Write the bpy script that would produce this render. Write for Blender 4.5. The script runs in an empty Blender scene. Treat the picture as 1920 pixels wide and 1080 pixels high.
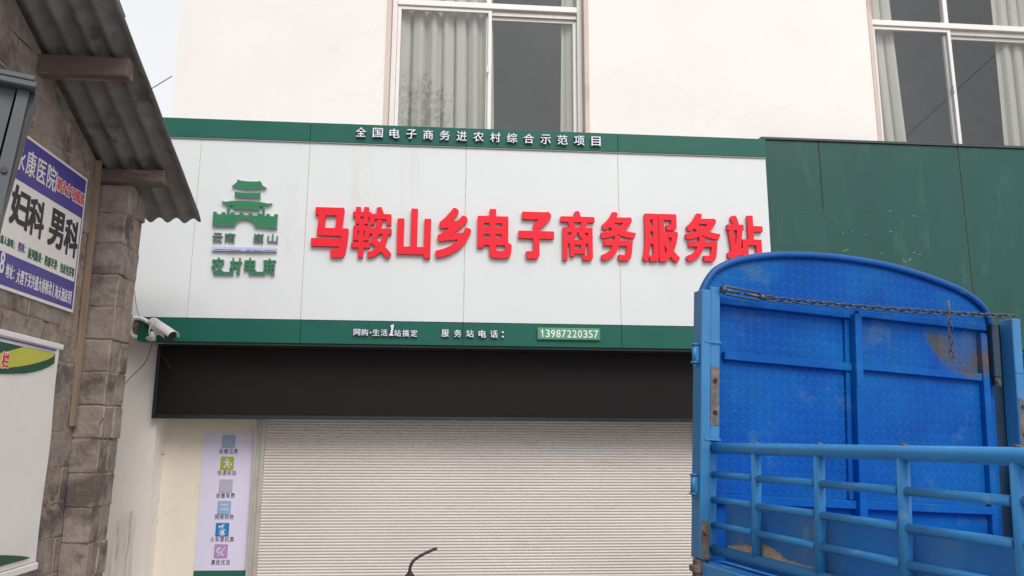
import bpy, bmesh, math, random
import numpy as np
from mathutils import Vector, Matrix, noise
random.seed(7)
SC = bpy.context.scene
COL = SC.collection

# ------------------------------------------------------------------ camera, sky, sun, exposure
PITCH, ROLL, YAW, FPX = math.radians(10.95), math.radians(.3), math.radians(4.6), 1490.0
CAM = Vector((0, 0, 1.65))
_cy, _sy, _cp, _sp = math.cos(YAW), math.sin(YAW), math.cos(PITCH), math.sin(PITCH)
FW = Vector((_sy*_cp, _cy*_cp, _sp)); _r = Vector((_cy, -_sy, 0)); _u = _r.cross(FW)
RT = _r*math.cos(ROLL) + _u*math.sin(ROLL); UP = _u*math.cos(ROLL) - _r*math.sin(ROLL)
cd = bpy.data.cameras.new('camera'); cam = bpy.data.objects.new('camera', cd); COL.objects.link(cam)
cd.sensor_width = 36; cd.lens = 36*FPX/1920; cd.clip_start = .05; cd.clip_end = 2000
cam.matrix_world = Matrix(((RT.x, UP.x, -FW.x, CAM.x), (RT.y, UP.y, -FW.y, CAM.y), (RT.z, UP.z, -FW.z, CAM.z), (0, 0, 0, 1)))
SC.camera = cam

SUN_EL, SUN_AZ = math.radians(45), math.radians(164)      # azimuth clockwise from +Y: behind the camera
w = bpy.data.worlds.new('World'); SC.world = w; w.use_nodes = True
nt = w.node_tree; nt.nodes.clear()
sky = nt.nodes.new('ShaderNodeTexSky'); sky.sky_type = 'NISHITA'; sky.sun_disc = False
sky.sun_elevation = SUN_EL; sky.sun_rotation = SUN_AZ; sky.air_density = 1.0; sky.dust_density = 6.0; sky.ozone_density = 1.0
hs = nt.nodes.new('ShaderNodeHueSaturation'); hs.inputs['Saturation'].default_value = .16     # overcast: nearly white sky
bg = nt.nodes.new('ShaderNodeBackground'); bg.inputs[1].default_value = .13
wo = nt.nodes.new('ShaderNodeOutputWorld')
cl = nt.nodes.new('ShaderNodeMix'); cl.data_type = 'RGBA'; cl.inputs[0].default_value = .75; cl.inputs[7].default_value = (5.9, 6.0, 6.15, 1)   # even cloud cover
nt.links.new(sky.outputs[0], hs.inputs['Color']); nt.links.new(hs.outputs[0], cl.inputs[6]); nt.links.new(cl.outputs[2], bg.inputs[0]); nt.links.new(bg.outputs[0], wo.inputs[0])
sl = bpy.data.lights.new('sun', 'SUN'); sl.energy = 1.3; sl.angle = math.radians(28); sl.color = (1, .965, .92)
so = bpy.data.objects.new('sun', sl); COL.objects.link(so)
_sd = Vector((math.sin(SUN_AZ)*math.cos(SUN_EL), math.cos(SUN_AZ)*math.cos(SUN_EL), math.sin(SUN_EL)))
so.rotation_euler = _sd.to_track_quat('Z', 'Y').to_euler()
SC.view_settings.view_transform = 'Standard'; SC.view_settings.look = 'None'
SC.view_settings.gamma = 1; SC.view_settings.use_curve_mapping = False
SC.view_settings.exposure = .44
SC.cycles.max_bounces = 6; SC.cycles.use_denoising = True

# ------------------------------------------------------------------ measuring: a pixel of the photograph onto a real plane
def ray(x, y): return FW + RT*((x-960)/FPX) + UP*((540-y)/FPX)
def onY(x, y, Y): d = ray(x, y); return CAM + d*(Y/d.y)
def onX(x, y, X): d = ray(x, y); return CAM + d*(X/d.x)

# ------------------------------------------------------------------ materials
def lin(r, g, b): return tuple(((c/255)/12.92 if c/255 <= .04045 else ((c/255+.055)/1.055)**2.4) for c in (r, g, b)) + (1,)
def mat(name, col, rough=.6, metal=0., var=.12, vscale=3., bump=0., bscale=40., stain=None, samt=.0, sscale=2., sthr=.55, stretch=(1, 1, 1), spec=.5, tint=0., hue2=None, h2scale=1., h2amt=.5):
    """base colour with large soft variation, optional stains, fine bump"""
    m = bpy.data.materials.new(name); m.use_nodes = True; t = m.node_tree; N = t.nodes; L = t.links
    p = N['Principled BSDF']; p.inputs['Roughness'].default_value = rough; p.inputs['Metallic'].default_value = metal
    p.inputs['Specular IOR Level'].default_value = spec
    tc = N.new('ShaderNodeTexCoord'); mp = N.new('ShaderNodeMapping'); mp.inputs['Scale'].default_value = stretch
    L.new(tc.outputs['Object'], mp.inputs[0])
    c = N.new('ShaderNodeRGB'); c.outputs[0].default_value = tuple(col[:3]) + (1,); cur = c.outputs[0]
    def mix(a, b, f, mode='MIX'):
        x = N.new('ShaderNodeMix'); x.data_type = 'RGBA'; x.blend_type = mode
        if isinstance(f, float): x.inputs[0].default_value = f
        else: L.new(f, x.inputs[0])
        for s, v in ((6, a), (7, b)):
            if hasattr(v, 'is_linked'): L.new(v, x.inputs[s])
            else: x.inputs[s].default_value = tuple(v[:3]) + (1,)
        return x.outputs[2]
    def nz(scale, detail=5., rgh=.6):
        n = N.new('ShaderNodeTexNoise'); n.inputs['Scale'].default_value = scale; n.inputs['Detail'].default_value = detail; n.inputs['Roughness'].default_value = rgh
        L.new(mp.outputs[0], n.inputs['Vector']); return n.outputs[0]
    def ramp(v, a, b, lo=0., hi=1.):
        r = N.new('ShaderNodeMapRange'); r.inputs[1].default_value = a; r.inputs[2].default_value = b; r.inputs[3].default_value = lo; r.inputs[4].default_value = hi
        L.new(v, r.inputs[0]); return r.outputs[0]
    if hue2 is not None: cur = mix(cur, hue2, ramp(nz(h2scale), .42, .62, 0, h2amt))
    if tint:
        a = N.new('ShaderNodeAttribute'); a.attribute_name = 'tint'
        v = ramp(a.outputs['Fac'], 0, 1, 1-tint, 1+tint); g = N.new('ShaderNodeHueSaturation'); L.new(v, g.inputs['Value']); L.new(cur, g.inputs['Color']); cur = g.outputs[0]
    if var:
        v = ramp(nz(vscale), .3, .7, 1-var, 1+var); g = N.new('ShaderNodeHueSaturation'); L.new(v, g.inputs['Value']); L.new(cur, g.inputs['Color']); cur = g.outputs[0]
    if stain is not None: cur = mix(cur, stain, ramp(nz(sscale, 8., .68), sthr, sthr+.12, 0, samt))
    L.new(cur, p.inputs['Base Color'])
    if bump:
        b = N.new('ShaderNodeBump'); b.inputs['Strength'].default_value = bump; b.inputs['Distance'].default_value = .01
        L.new(nz(bscale, 6.), b.inputs['Height']); L.new(b.outputs[0], p.inputs['Normal'])
    rv = ramp(nz(vscale*4), .3, .7, max(.02, rough-.06), min(1, rough+.06)); L.new(rv, p.inputs['Roughness'])
    return m
M = {}
M['wall'] = mat('white_render', (.79, .76, .725), .85, var=.03, vscale=1.2, bump=.10, bscale=18, stain=(.60, .53, .46), samt=.30, sscale=1.6, sthr=.60)
M['lower_wall'] = mat('white_lower_render', (.86, .81, .755), .85, var=.05, vscale=2, bump=.2, bscale=22, stain=(.42, .34, .28), samt=.5, sscale=2.2, sthr=.60, stretch=(1, 1, .35))
M['cream'] = mat('cream_render', (.80, .725, .61), .85, var=.06, vscale=2, bump=.15, bscale=30, stain=(.40, .31, .21), samt=.45, sscale=2.6, sthr=.59, stretch=(1, 1, .3))
M['panel'] = mat('white_aluminium_panel', (.66, .68, .69), .38, var=.015, vscale=1, stain=(.50, .48, .44), samt=.30, sscale=1.7, sthr=.58, stretch=(1.6, 1, .25))
M['seam_rust'] = mat('rust_stained_sealant', (.27, .19, .14), .8, var=.4, vscale=12)
M['seam_dark'] = mat('dark_sealant', (.13, .10, .075), .8, var=.4, vscale=12)
M['seam'] = mat('dirty_sealant', (.50, .45, .37), .8, var=.3, vscale=30)
M['green'] = mat('green_aluminium_strip', (.012, .105, .078), .40, var=.06, vscale=2, spec=.25)
M['green_old'] = mat('weathered_green_panel', (.016, .075, .064), .42, spec=.28, var=.09, vscale=1.2, stain=(.07, .15, .13), samt=.35, sscale=2.3, sthr=.57, stretch=(1.8, 1, .5))
M['edge_grey'] = mat('grey_aluminium_edge', (.42, .43, .43), .5, var=.05)
M['red'] = mat('red_acrylic', (.80, .018, .036), .40, var=.03, vscale=2, spec=.22)
M['red_side'] = mat('dark_red_letter_side', (.60, .020, .035), .45, var=.05)
M['letter_white'] = mat('lavender_white_acrylic', (.74, .74, .86), .35, var=.03)
M['lavender'] = mat('lavender_acrylic', (.50, .48, .74), .45, var=.02, spec=.25)
M['letter_side'] = mat('grey_letter_side', (.22, .26, .28), .5, var=.05)
M['logo_green'] = mat('logo_green_acrylic', (.035, .19, .088), .42, var=.05, spec=.25)
M['logo_side'] = mat('logo_grey_side', (.38, .39, .42), .5, var=.05)
M['logo_dark'] = mat('logo_dark_green', (.075, .15, .13), .45, var=.05)
M['plate_green'] = mat('phone_plate_green', (.075, .28, .13), .35, var=.04)
M['led'] = mat('led_face', (.0090, .0072, .0080), .6, var=.1, vscale=2, spec=.15)
M['led_frame'] = mat('black_led_frame', (.016, .022, .026), .35, var=.1)
M['shutter'] = mat('beige_shutter_slats', (.64, .59, .555), .55, var=.05, vscale=1.5, stain=(.42, .36, .31), samt=.35, sscale=2.6, sthr=.61, stretch=(.5, 1, 2))
M['rail'] = mat('dull_aluminium', (.50, .47, .44), .45, metal=.3, var=.12, vscale=5, stain=(.25, .19, .14), samt=.5, sscale=9, sthr=.6)
M['winframe'] = mat('white_window_frame', (.76, .72, .70), .4, var=.04, stain=(.5, .34, .25), samt=.3, sscale=6, sthr=.66)
M['reveal'] = mat('stained_reveal', (.62, .51, .46), .8, var=.1, stain=(.36, .22, .16), samt=.6, sscale=5, sthr=.57, stretch=(1, 1, .4))
M['curtain'] = mat('grey_beige_curtain', (.43, .42, .385), .9, var=.04, vscale=2)
M['room'] = mat('dim_room', (.36, .41, .44), .9, var=.1)
M['poster'] = mat('lavender_poster', (.70, .655, .82), .45, var=.015)
M['ink'] = mat('dark_ink', (.045, .035, .07), .6, var=.05)
M['block'] = mat('concrete_block', (.345, .282, .245), .95, var=.25, vscale=9, bump=1.0, bscale=26, stain=(.085, .065, .055), samt=.8, sscale=3.2, sthr=.505, tint=.2, hue2=(.29, .25, .23), h2scale=2.2, h2amt=.6)
M['mortar'] = mat('mortar', (.29, .225, .18), .95, var=.3, vscale=14, bump=.9, bscale=45, stain=(.07, .05, .04), samt=.8, sscale=5, sthr=.5)
M['asbestos'] = mat('corrugated_cement', (.185, .172, .158), .9, var=.22, vscale=7, bump=.5, bscale=45, stain=(.085, .07, .055), samt=.75, sscale=5, sthr=.52, hue2=(.22, .22, .21), h2scale=3, h2amt=.6)
M['timber'] = mat('old_timber', (.125, .088, .076), .85, var=.25, vscale=9, bump=.4, bscale=30, stretch=(.25, 1, 1), stain=(.34, .27, .23), samt=.8, sscale=9, sthr=.54)
M['batten'] = mat('wood_batten', (.27, .19, .135), .85, var=.25, vscale=10, bump=.4, bscale=30, stretch=(1, 1, .2), stain=(.15, .09, .05), samt=.6, sscale=7, sthr=.55)
M['sign_white'] = mat('print_white', (.74, .705, .67), .5, var=.03)
M['indigo'] = mat('print_indigo', (.062, .050, .26), .45, var=.05)
M['print_black'] = mat('print_black', (.022, .020, .024), .5, var=.05)
M['print_green'] = mat('print_green', (.012, .115, .070), .5, var=.05)
M['print_red'] = mat('print_red', (.60, .035, .045), .5, var=.05)
M['print_violet'] = mat('print_violet', (.10, .05, .28), .5, var=.05)
M['banner'] = mat('banner_white', (.78, .745, .72), .6, var=.05, vscale=2.5, bump=.15, bscale=6)
M['banner_yellow'] = mat('banner_yellow', (.52, .50, .075), .6, var=.04)
M['banner_green'] = mat('banner_green', (.018, .085, .052), .6, var=.04)
M['grey_metal'] = mat('grey_painted_metal', (.072, .083, .092), .5, var=.08, bump=.08, bscale=120)
M['dark_metal'] = mat('dark_grey_metal', (.035, .038, .042), .5, var=.1)
M['white_plastic'] = mat('white_plastic', (.70, .685, .67), .35, var=.03)
M['black_plastic'] = mat('black_plastic', (.012, .012, .014), .3, var=.05)
M['cable'] = mat('grey_cable', (.06, .05, .045), .6)
M['cable_red'] = mat('red_wire', (.25, .08, .06), .6)
M['cable_blue'] = mat('blue_wire', (.03, .09, .35), .5)
RUST = (.17, .085, .042)
M['blue'] = mat('blue_paint', (.0025, .076, .33), .45, spec=.12, var=.14, vscale=2.5, bump=.06, bscale=60, stain=(.065, .15, .27), samt=.6, sscale=3.6, sthr=.56, hue2=(.006, .125, .37), h2scale=1.6, h2amt=.7)
M['blue_rail'] = mat('dusty_sky_glare_blue', (.032, .225, .53), .42, spec=.35, var=.08, vscale=4, bump=.08, bscale=60, stain=(.34, .35, .36), samt=.6, sscale=8, sthr=.595)  # rail blue paled by dust and by sky glare held in the base colour
M['blue_post'] = mat('faded_blue_paint', (.034, .185, .40), .45, var=.1, vscale=4, bump=.08, bscale=60, stain=(.13, .15, .16), samt=.5, sscale=6, sthr=.60)
M['blue_dirty'] = mat('dirty_blue_plate', (.035, .235, .66), .55, spec=.2, var=.14, vscale=3, bump=.1, bscale=40, stain=(.46, .43, .41), samt=.45, sscale=5, sthr=.60, stretch=(1, 1, .5), hue2=(.10, .29, .54), h2scale=2.5, h2amt=.6)
def worn_gate():
    """paint of the rear gate with one crescent shaped scorch mark at its upper right corner"""
    m = M['blue'].copy(); m.name = 'blue_gate_paint'; M['blue_gate'] = m; t = m.node_tree; N = t.nodes; L = t.links; p = N['Principled BSDF']
    tc = N.new('ShaderNodeTexCoord'); nz = N.new('ShaderNodeTexNoise'); nz.inputs['Scale'].default_value = 9; nz.inputs['Detail'].default_value = 6; L.new(tc.outputs['Object'], nz.inputs['Vector'])
    def vm(op, a, b):
        n = N.new('ShaderNodeVectorMath'); n.operation = op
        for k, v in enumerate((a, b)):
            if hasattr(v, 'is_linked'): L.new(v, n.inputs[k])
            else: n.inputs[k].default_value = v
        return n
    def mr(v, a, b, lo, hi):
        r = N.new('ShaderNodeMapRange'); r.interpolation_type = 'SMOOTHSTEP'
        for k, x in enumerate((a, b, lo, hi)): r.inputs[k+1].default_value = x
        L.new(v, r.inputs[0]); return r.outputs[0]
    def mul(a, b):
        n = N.new('ShaderNodeMath'); n.operation = 'MULTIPLY'; L.new(a, n.inputs[0]); L.new(b, n.inputs[1]); return n.outputs[0]
    wob = vm('MULTIPLY', nz.outputs['Color'], (.07, 0, .07)).outputs[0]
    dv = vm('SUBTRACT', vm('ADD', tc.outputs['Object'], wob).outputs[0], (1.545-.87+.035, 0, .715+1.74+.035)); d2 = vm('MULTIPLY', dv.outputs[0], (1, 0, 1)); ln = vm('LENGTH', d2.outputs[0], (0, 0, 0)).outputs['Value']
    band = mul(mr(ln, .275, .235, 0, 1), mr(ln, .05, .21, .30, .92))
    sx = N.new('ShaderNodeSeparateXYZ'); L.new(tc.outputs['Object'], sx.inputs[0])
    band = mul(band, mr(sx.outputs[2], .70+1.74, .66+1.74, 0, 1)); band = mul(band, mr(nz.outputs[0], .25, .55, .45, 1))
    rc = N.new('ShaderNodeMix'); rc.data_type = 'RGBA'; rc.inputs[6].default_value = (.085, .085, .078, 1); rc.inputs[7].default_value = (.16, .085, .05, 1)
    L.new(mul(mr(nz.outputs[0], .5, .62, 0, .9), mr(sx.outputs[0], 1.45-.87, 1.6-.87, .15, 1)), rc.inputs[0])
    x = N.new('ShaderNodeMix'); x.data_type = 'RGBA'; old = p.inputs['Base Color'].links[0].from_socket; L.new(band, x.inputs[0]); L.new(old, x.inputs[6]); L.new(rc.outputs[2], x.inputs[7]); L.new(x.outputs[2], p.inputs['Base Color'])
worn_gate()
M['rust'] = mat('rusty_steel', (.17, .095, .055), .85, var=.35, vscale=18, bump=.5, bscale=60, stain=(.24, .20, .165), samt=.8, sscale=22, sthr=.50, hue2=(.07, .12, .15), h2scale=9, h2amt=.9)
M['blue_rim'] = mat('worn_rim_paint', (.006, .085, .30), .45, spec=.3, var=.12, stain=(.42, .38, .33), samt=.8, sscale=7, sthr=.60)
M['dark_blue'] = mat('navy_paint_and_gap_shade', (.010, .03, .06), .5, var=.15)  # navy of the sleeve, also used as painted shade in the gate gap
M['bare'] = mat('scorched_paint', (.075, .085, .085), .6, var=.2, vscale=9, stain=RUST, samt=.9, sscale=6, sthr=.53)
M['chain'] = mat('dark_steel_chain', (.105, .115, .125), .42, metal=.75, var=.3, vscale=20, stain=RUST, samt=.5, sscale=20, sthr=.58)
M['sand'] = mat('dry_sand', (.44, .33, .25), .95, var=.2, vscale=25, bump=.6, bscale=60)
M['rubber'] = mat('rubber', (.022, .022, .023), .8, var=.1)
M['mirror_stem'] = mat('black_painted_stem', (.035, .036, .042), .38, var=.1)
M['chrome'] = mat('chrome', (.55, .55, .56), .2, metal=1., var=.03)
M['asphalt'] = mat('concrete_ground', (.38, .36, .335), .9, var=.2, vscale=3, bump=.5, bscale=60)
M['leaf'] = mat('leaf', (.05, .085, .03), .7, var=.3, vscale=2)
M['bark'] = mat('bark', (.09, .07, .05), .9, var=.2, bump=.6, bscale=20)
def cracks(m, scale, amt, dark, mscale=.7, thr=.52):
    t = m.node_tree; N = t.nodes; L = t.links; p = N['Principled BSDF']; tc = N.new('ShaderNodeTexCoord')
    nz = N.new('ShaderNodeTexNoise'); nz.inputs['Scale'].default_value = 6; nz.inputs['Detail'].default_value = 5; L.new(tc.outputs['Object'], nz.inputs['Vector'])
    ad = N.new('ShaderNodeMix'); ad.data_type = 'RGBA'; ad.blend_type = 'LINEAR_LIGHT'; ad.inputs[0].default_value = .12; L.new(tc.outputs['Object'], ad.inputs[6]); L.new(nz.outputs['Color'], ad.inputs[7])
    v = N.new('ShaderNodeTexVoronoi'); v.feature = 'DISTANCE_TO_EDGE'; v.inputs['Scale'].default_value = scale; L.new(ad.outputs[2], v.inputs['Vector'])
    def mr(x, a, b, lo, hi):
        r = N.new('ShaderNodeMapRange')
        for k, q in enumerate((a, b, lo, hi)): r.inputs[k+1].default_value = q
        L.new(x, r.inputs[0]); return r.outputs[0]
    n2 = N.new('ShaderNodeTexNoise'); n2.inputs['Scale'].default_value = mscale; n2.inputs['Detail'].default_value = 2; L.new(tc.outputs['Object'], n2.inputs['Vector'])
    k = N.new('ShaderNodeMath'); k.operation = 'MULTIPLY'; L.new(mr(v.outputs['Distance'], 0, .012, amt, 0), k.inputs[0]); L.new(mr(n2.outputs[0], thr, thr+.12, 0, 1), k.inputs[1])
    x = N.new('ShaderNodeMix'); x.data_type = 'RGBA'; old = p.inputs['Base Color'].links[0].from_socket; L.new(k.outputs[0], x.inputs[0]); L.new(old, x.inputs[6]); x.inputs[7].default_value = dark+(1,); L.new(x.outputs[2], p.inputs['Base Color'])
cracks(M['wall'], 1.3, .15, (.50, .42, .36)); cracks(M['cream'], 2, .25, (.30, .22, .15)); cracks(M['lower_wall'], 2, .5, (.35, .26, .2))
def glass(name, col=(.8, .85, .87), ior=1.75, tr=.62):
    m = bpy.data.materials.new(name); m.use_nodes = True; t = m.node_tree; N = t.nodes; L = t.links; N.remove(N['Principled BSDF'])
    tb = N.new('ShaderNodeBsdfTransparent'); tb.inputs[0].default_value = (col[0]*tr, col[1]*tr, col[2]*tr, 1)
    gb = N.new('ShaderNodeBsdfGlossy'); gb.inputs['Roughness'].default_value = .015
    fr = N.new('ShaderNodeFresnel'); ge = N.new('ShaderNodeNewGeometry'); mr = N.new('ShaderNodeMapRange'); mr.inputs[3].default_value = ior; mr.inputs[4].default_value = 1/ior; L.new(ge.outputs['Backfacing'], mr.inputs[0]); L.new(mr.outputs[0], fr.inputs[0])
    ms = N.new('ShaderNodeMixShader'); L.new(fr.outputs[0], ms.inputs[0]); L.new(tb.outputs[0], ms.inputs[1]); L.new(gb.outputs[0], ms.inputs[2])
    L.new(ms.outputs[0], N['Material Output'].inputs[0]); return m
M['glass'] = glass('window_glass', (.96, .98, .97), 1.8, .98)
# fine dot grid of the LED face
def led_mat():
    m = M['led']; t = m.node_tree; N = t.nodes; L = t.links; p = N['Principled BSDF']
    tc = N.new('ShaderNodeTexCoord'); sx = N.new('ShaderNodeSeparateXYZ'); L.new(tc.outputs['Object'], sx.inputs[0])
    fs = []
    for ax in (0, 2):
        a = N.new('ShaderNodeMath'); a.operation = 'MULTIPLY'; a.inputs[1].default_value = 2*math.pi/.011; L.new(sx.outputs[ax], a.inputs[0])
        b = N.new('ShaderNodeMath'); b.operation = 'SINE'; L.new(a.outputs[0], b.inputs[0]); fs.append(b.outputs[0])
    k = N.new('ShaderNodeMath'); k.operation = 'MULTIPLY'; L.new(fs[0], k.inputs[0]); L.new(fs[1], k.inputs[1])
    r = N.new('ShaderNodeMapRange'); r.inputs[1].default_value = .3; r.inputs[2].default_value = .9; L.new(k.outputs[0], r.inputs[0])
    x = N.new('ShaderNodeMix'); x.data_type = 'RGBA'; old = p.inputs['Base Color'].links[0].from_socket
    L.new(r.outputs[0], x.inputs[0]); L.new(old, x.inputs[6]); x.inputs[7].default_value = (.042, .032, .032, 1); L.new(x.outputs[2], p.inputs['Base Color'])
led_mat()

# ------------------------------------------------------------------ mesh helpers
class MB:
    def __init__(s): s.bm = bmesh.new(); s.tint = s.bm.faces.layers.float.new('tint'); s.mi = 0
    def _t(s, faces, tint=.5):
        for f in faces: f[s.tint] = tint; f.material_index = s.mi
    def box(s, a, b, bev=0., jit=0., tint=.5, mtx=None):
        x0, x1 = sorted((a[0], b[0])); y0, y1 = sorted((a[1], b[1])); z0, z1 = sorted((a[2], b[2]))
        r = bmesh.ops.create_cube(s.bm, size=1); vs = r['verts']
        for v in vs: v.co = Vector(((x0+x1)/2+v.co.x*(x1-x0), (y0+y1)/2+v.co.y*(y1-y0), (z0+z1)/2+v.co.z*(z1-z0)))
        if jit:
            for v in vs: v.co += Vector([random.uniform(-jit, jit) for _ in range(3)])
        fs = list({f for v in vs for f in v.link_faces})
        if bev:
            es = list({e for v in vs for e in v.link_edges})
            rr = bmesh.ops.bevel(s.bm, geom=es, offset=bev, segments=1, affect='EDGES'); fs = [f for f in fs if f.is_valid] + rr['faces']; vs = list({v for f in fs for v in f.verts})
        if mtx is not None:
            for v in set(vs): v.co = mtx @ v.co
        s._t(fs, tint); return s
    def tube(s, pts, r, n=10, caps=True, closed=False):
        pts = [Vector(p) for p in pts]; rings = []; up = None; N = len(pts)
        for i, p in enumerate(pts):
            if closed: d = pts[(i+1) % N]-pts[i-1]
            else: d = (pts[min(i+1, N-1)]-pts[max(i-1, 0)])
            d.normalize()
            if up is None:
                up = Vector((0, 0, 1)) if abs(d.z) < .9 else Vector((1, 0, 0))
            a = d.cross(up)
            if a.length < 1e-6: a = d.cross(Vector((.3, .9, .2)))
            a.normalize(); b = a.cross(d); up = b
            rr = r[i] if isinstance(r, (list, tuple)) else r
            rings.append([s.bm.verts.new(p+a*math.cos(2*math.pi*k/n)*rr+b*math.sin(2*math.pi*k/n)*rr) for k in range(n)])
        fs = []
        for i in range(N if closed else N-1):
            A, B = rings[i], rings[(i+1) % N]
            for k in range(n):
                f = s.bm.faces.new((A[k], A[(k+1) % n], B[(k+1) % n], B[k])); f.smooth = True; fs.append(f)
        if caps and not closed: fs.append(s.bm.faces.new(rings[0][::-1])); fs.append(s.bm.faces.new(rings[-1]))
        s._t(fs); return s
    def face(s, pts, tint=.5):
        f = s.bm.faces.new([s.bm.verts.new(Vector(p)) for p in pts]); s._t([f], tint); return f
    def prism(s, pts, vec, side_mi=None):
        """polygon pts (front) extruded by vec"""
        vec = Vector(vec); A = [s.bm.verts.new(Vector(p)) for p in pts]; B = [s.bm.verts.new(Vector(p)+vec) for p in pts]
        n = len(A); fs = [s.bm.faces.new(A), s.bm.faces.new(B[::-1])]; s._t(fs)
        q = [s.bm.faces.new((A[(i+1) % n], A[i], B[i], B[(i+1) % n])) for i in range(n)]; s._t(q)
        if side_mi is not None:
            for f in q: f.material_index = side_mi
        return s
    def lathe(s, prof, c, axis='Z', n=24):
        """prof: (radius, height)"""
        rings = []
        for r, h in prof:
            ring = []
            for k in range(n):
                a = 2*math.pi*k/n; p = (r*math.cos(a), r*math.sin(a), h)
                if axis == 'X': p = (p[2], p[0], p[1])
                if axis == 'Y': p = (p[1], p[2], p[0])
                ring.append(s.bm.verts.new(Vector(c)+Vector(p)))
            rings.append(ring)
        fs = []
        for A, B in zip(rings, rings[1:]):
            for k in range(n):
                f = s.bm.faces.new((A[k], A[(k+1) % n], B[(k+1) % n], B[k])); f.smooth = True; fs.append(f)
        for R_ in (rings[0][::-1], rings[-1]): fs.append(s.bm.faces.new(R_))
        s._t(fs); return s
    def build(s, name, mats, parent=None, recalc=True, **tags):
        if recalc: bmesh.ops.recalc_face_normals(s.bm, faces=s.bm.faces[:])
        me = bpy.data.meshes.new(name); s.bm.to_mesh(me); s.bm.free()
        for m in (mats if isinstance(mats, (list, tuple)) else [mats]): me.materials.append(M[m])
        o = bpy.data.objects.new(name, me); COL.objects.link(o)
        if parent is not None:
            o.parent = parent; bpy.context.view_layer.update() if False else None
            o.matrix_parent_inverse = parent_inv(parent)
        tag(o, **tags); return o
def world_of(o):
    m = o.matrix_basis.copy()
    if o.parent is not None: m = world_of(o.parent) @ o.matrix_parent_inverse @ m
    return m
LOCAL = set()
def parent_inv(p):
    r = p
    while r.parent is not None: r = r.parent
    return Matrix.Identity(4) if r.name in LOCAL else world_of(p).inverted()
def tag(o, label=None, cat=None, group=None, kind=None):
    for k, v in (('label', label), ('category', cat), ('group', group), ('kind', kind)):
        if v: o[k] = v
    return o
def thing(name, loc, label, cat, group=None):
    o = bpy.data.objects.new(name, None); COL.objects.link(o); o.location = loc; o.empty_display_size = .1
    return tag(o, label, cat, group)

# ------------------------------------------------------------------ lettering: glyph outlines as solid letters
_gl = {}
SEG = {1: ('LB',), 2: ('BR',), 3: ('LR',), 4: ('RT',), 6: ('BT',), 7: ('LT',), 8: ('TL',), 9: ('TB',), 11: ('TR',), 12: ('RL',), 13: ('RB',), 14: ('BL',), 5: ('LB', 'RT'), 10: ('BR', 'TL')}
def trace(cov):
    """outlines of a soft bitmap at level .5, as closed loops of grid points"""
    H, W = cov.shape; nxt = {}
    b = (cov > .5).astype(int); code = b[:-1, :-1] + 2*b[:-1, 1:] + 4*b[1:, 1:] + 8*b[1:, :-1]
    def ip(ax, y, x):
        v0 = cov[y, x]; v1 = cov[y, x+1] if ax == 0 else cov[y+1, x]; t = (.5-v0)/(v1-v0)
        return (x+t, y) if ax == 0 else (x, y+t)
    for y, x in zip(*((code > 0) & (code < 15)).nonzero()):
        k = int(code[y, x]); e = {'B': (0, y, x), 'R': (1, y, x+1), 'T': (0, y+1, x), 'L': (1, y, x)}
        for a, c in SEG[k]:
            nxt[e[a]] = e[c]
    loops = []
    while nxt:
        st = next(iter(nxt)); k = st; P = []
        while k in nxt:
            P.append(ip(*k)); k = nxt.pop(k)
        if len(P) > 5: loops.append(P)
    return loops
def simplify(P, eps):
    def dp(a, b):
        (x0, y0), (x1, y1) = P[a], P[b]; dx, dy = x1-x0, y1-y0; n = math.hypot(dx, dy) or 1e-9; best, bi = 0, -1
        for i in range(a+1, b):
            d = abs((P[i][0]-x0)*dy-(P[i][1]-y0)*dx)/n
            if d > best: best, bi = d, i
        return dp(a, bi)+dp(bi, b) if best > eps else [P[a]]
    far = max(range(len(P)), key=lambda i: (P[i][0]-P[0][0])**2+(P[i][1]-P[0][1])**2)
    Q = P; P = Q+[Q[0]]; r = dp(0, far)+dp(far, len(Q)); return r
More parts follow.
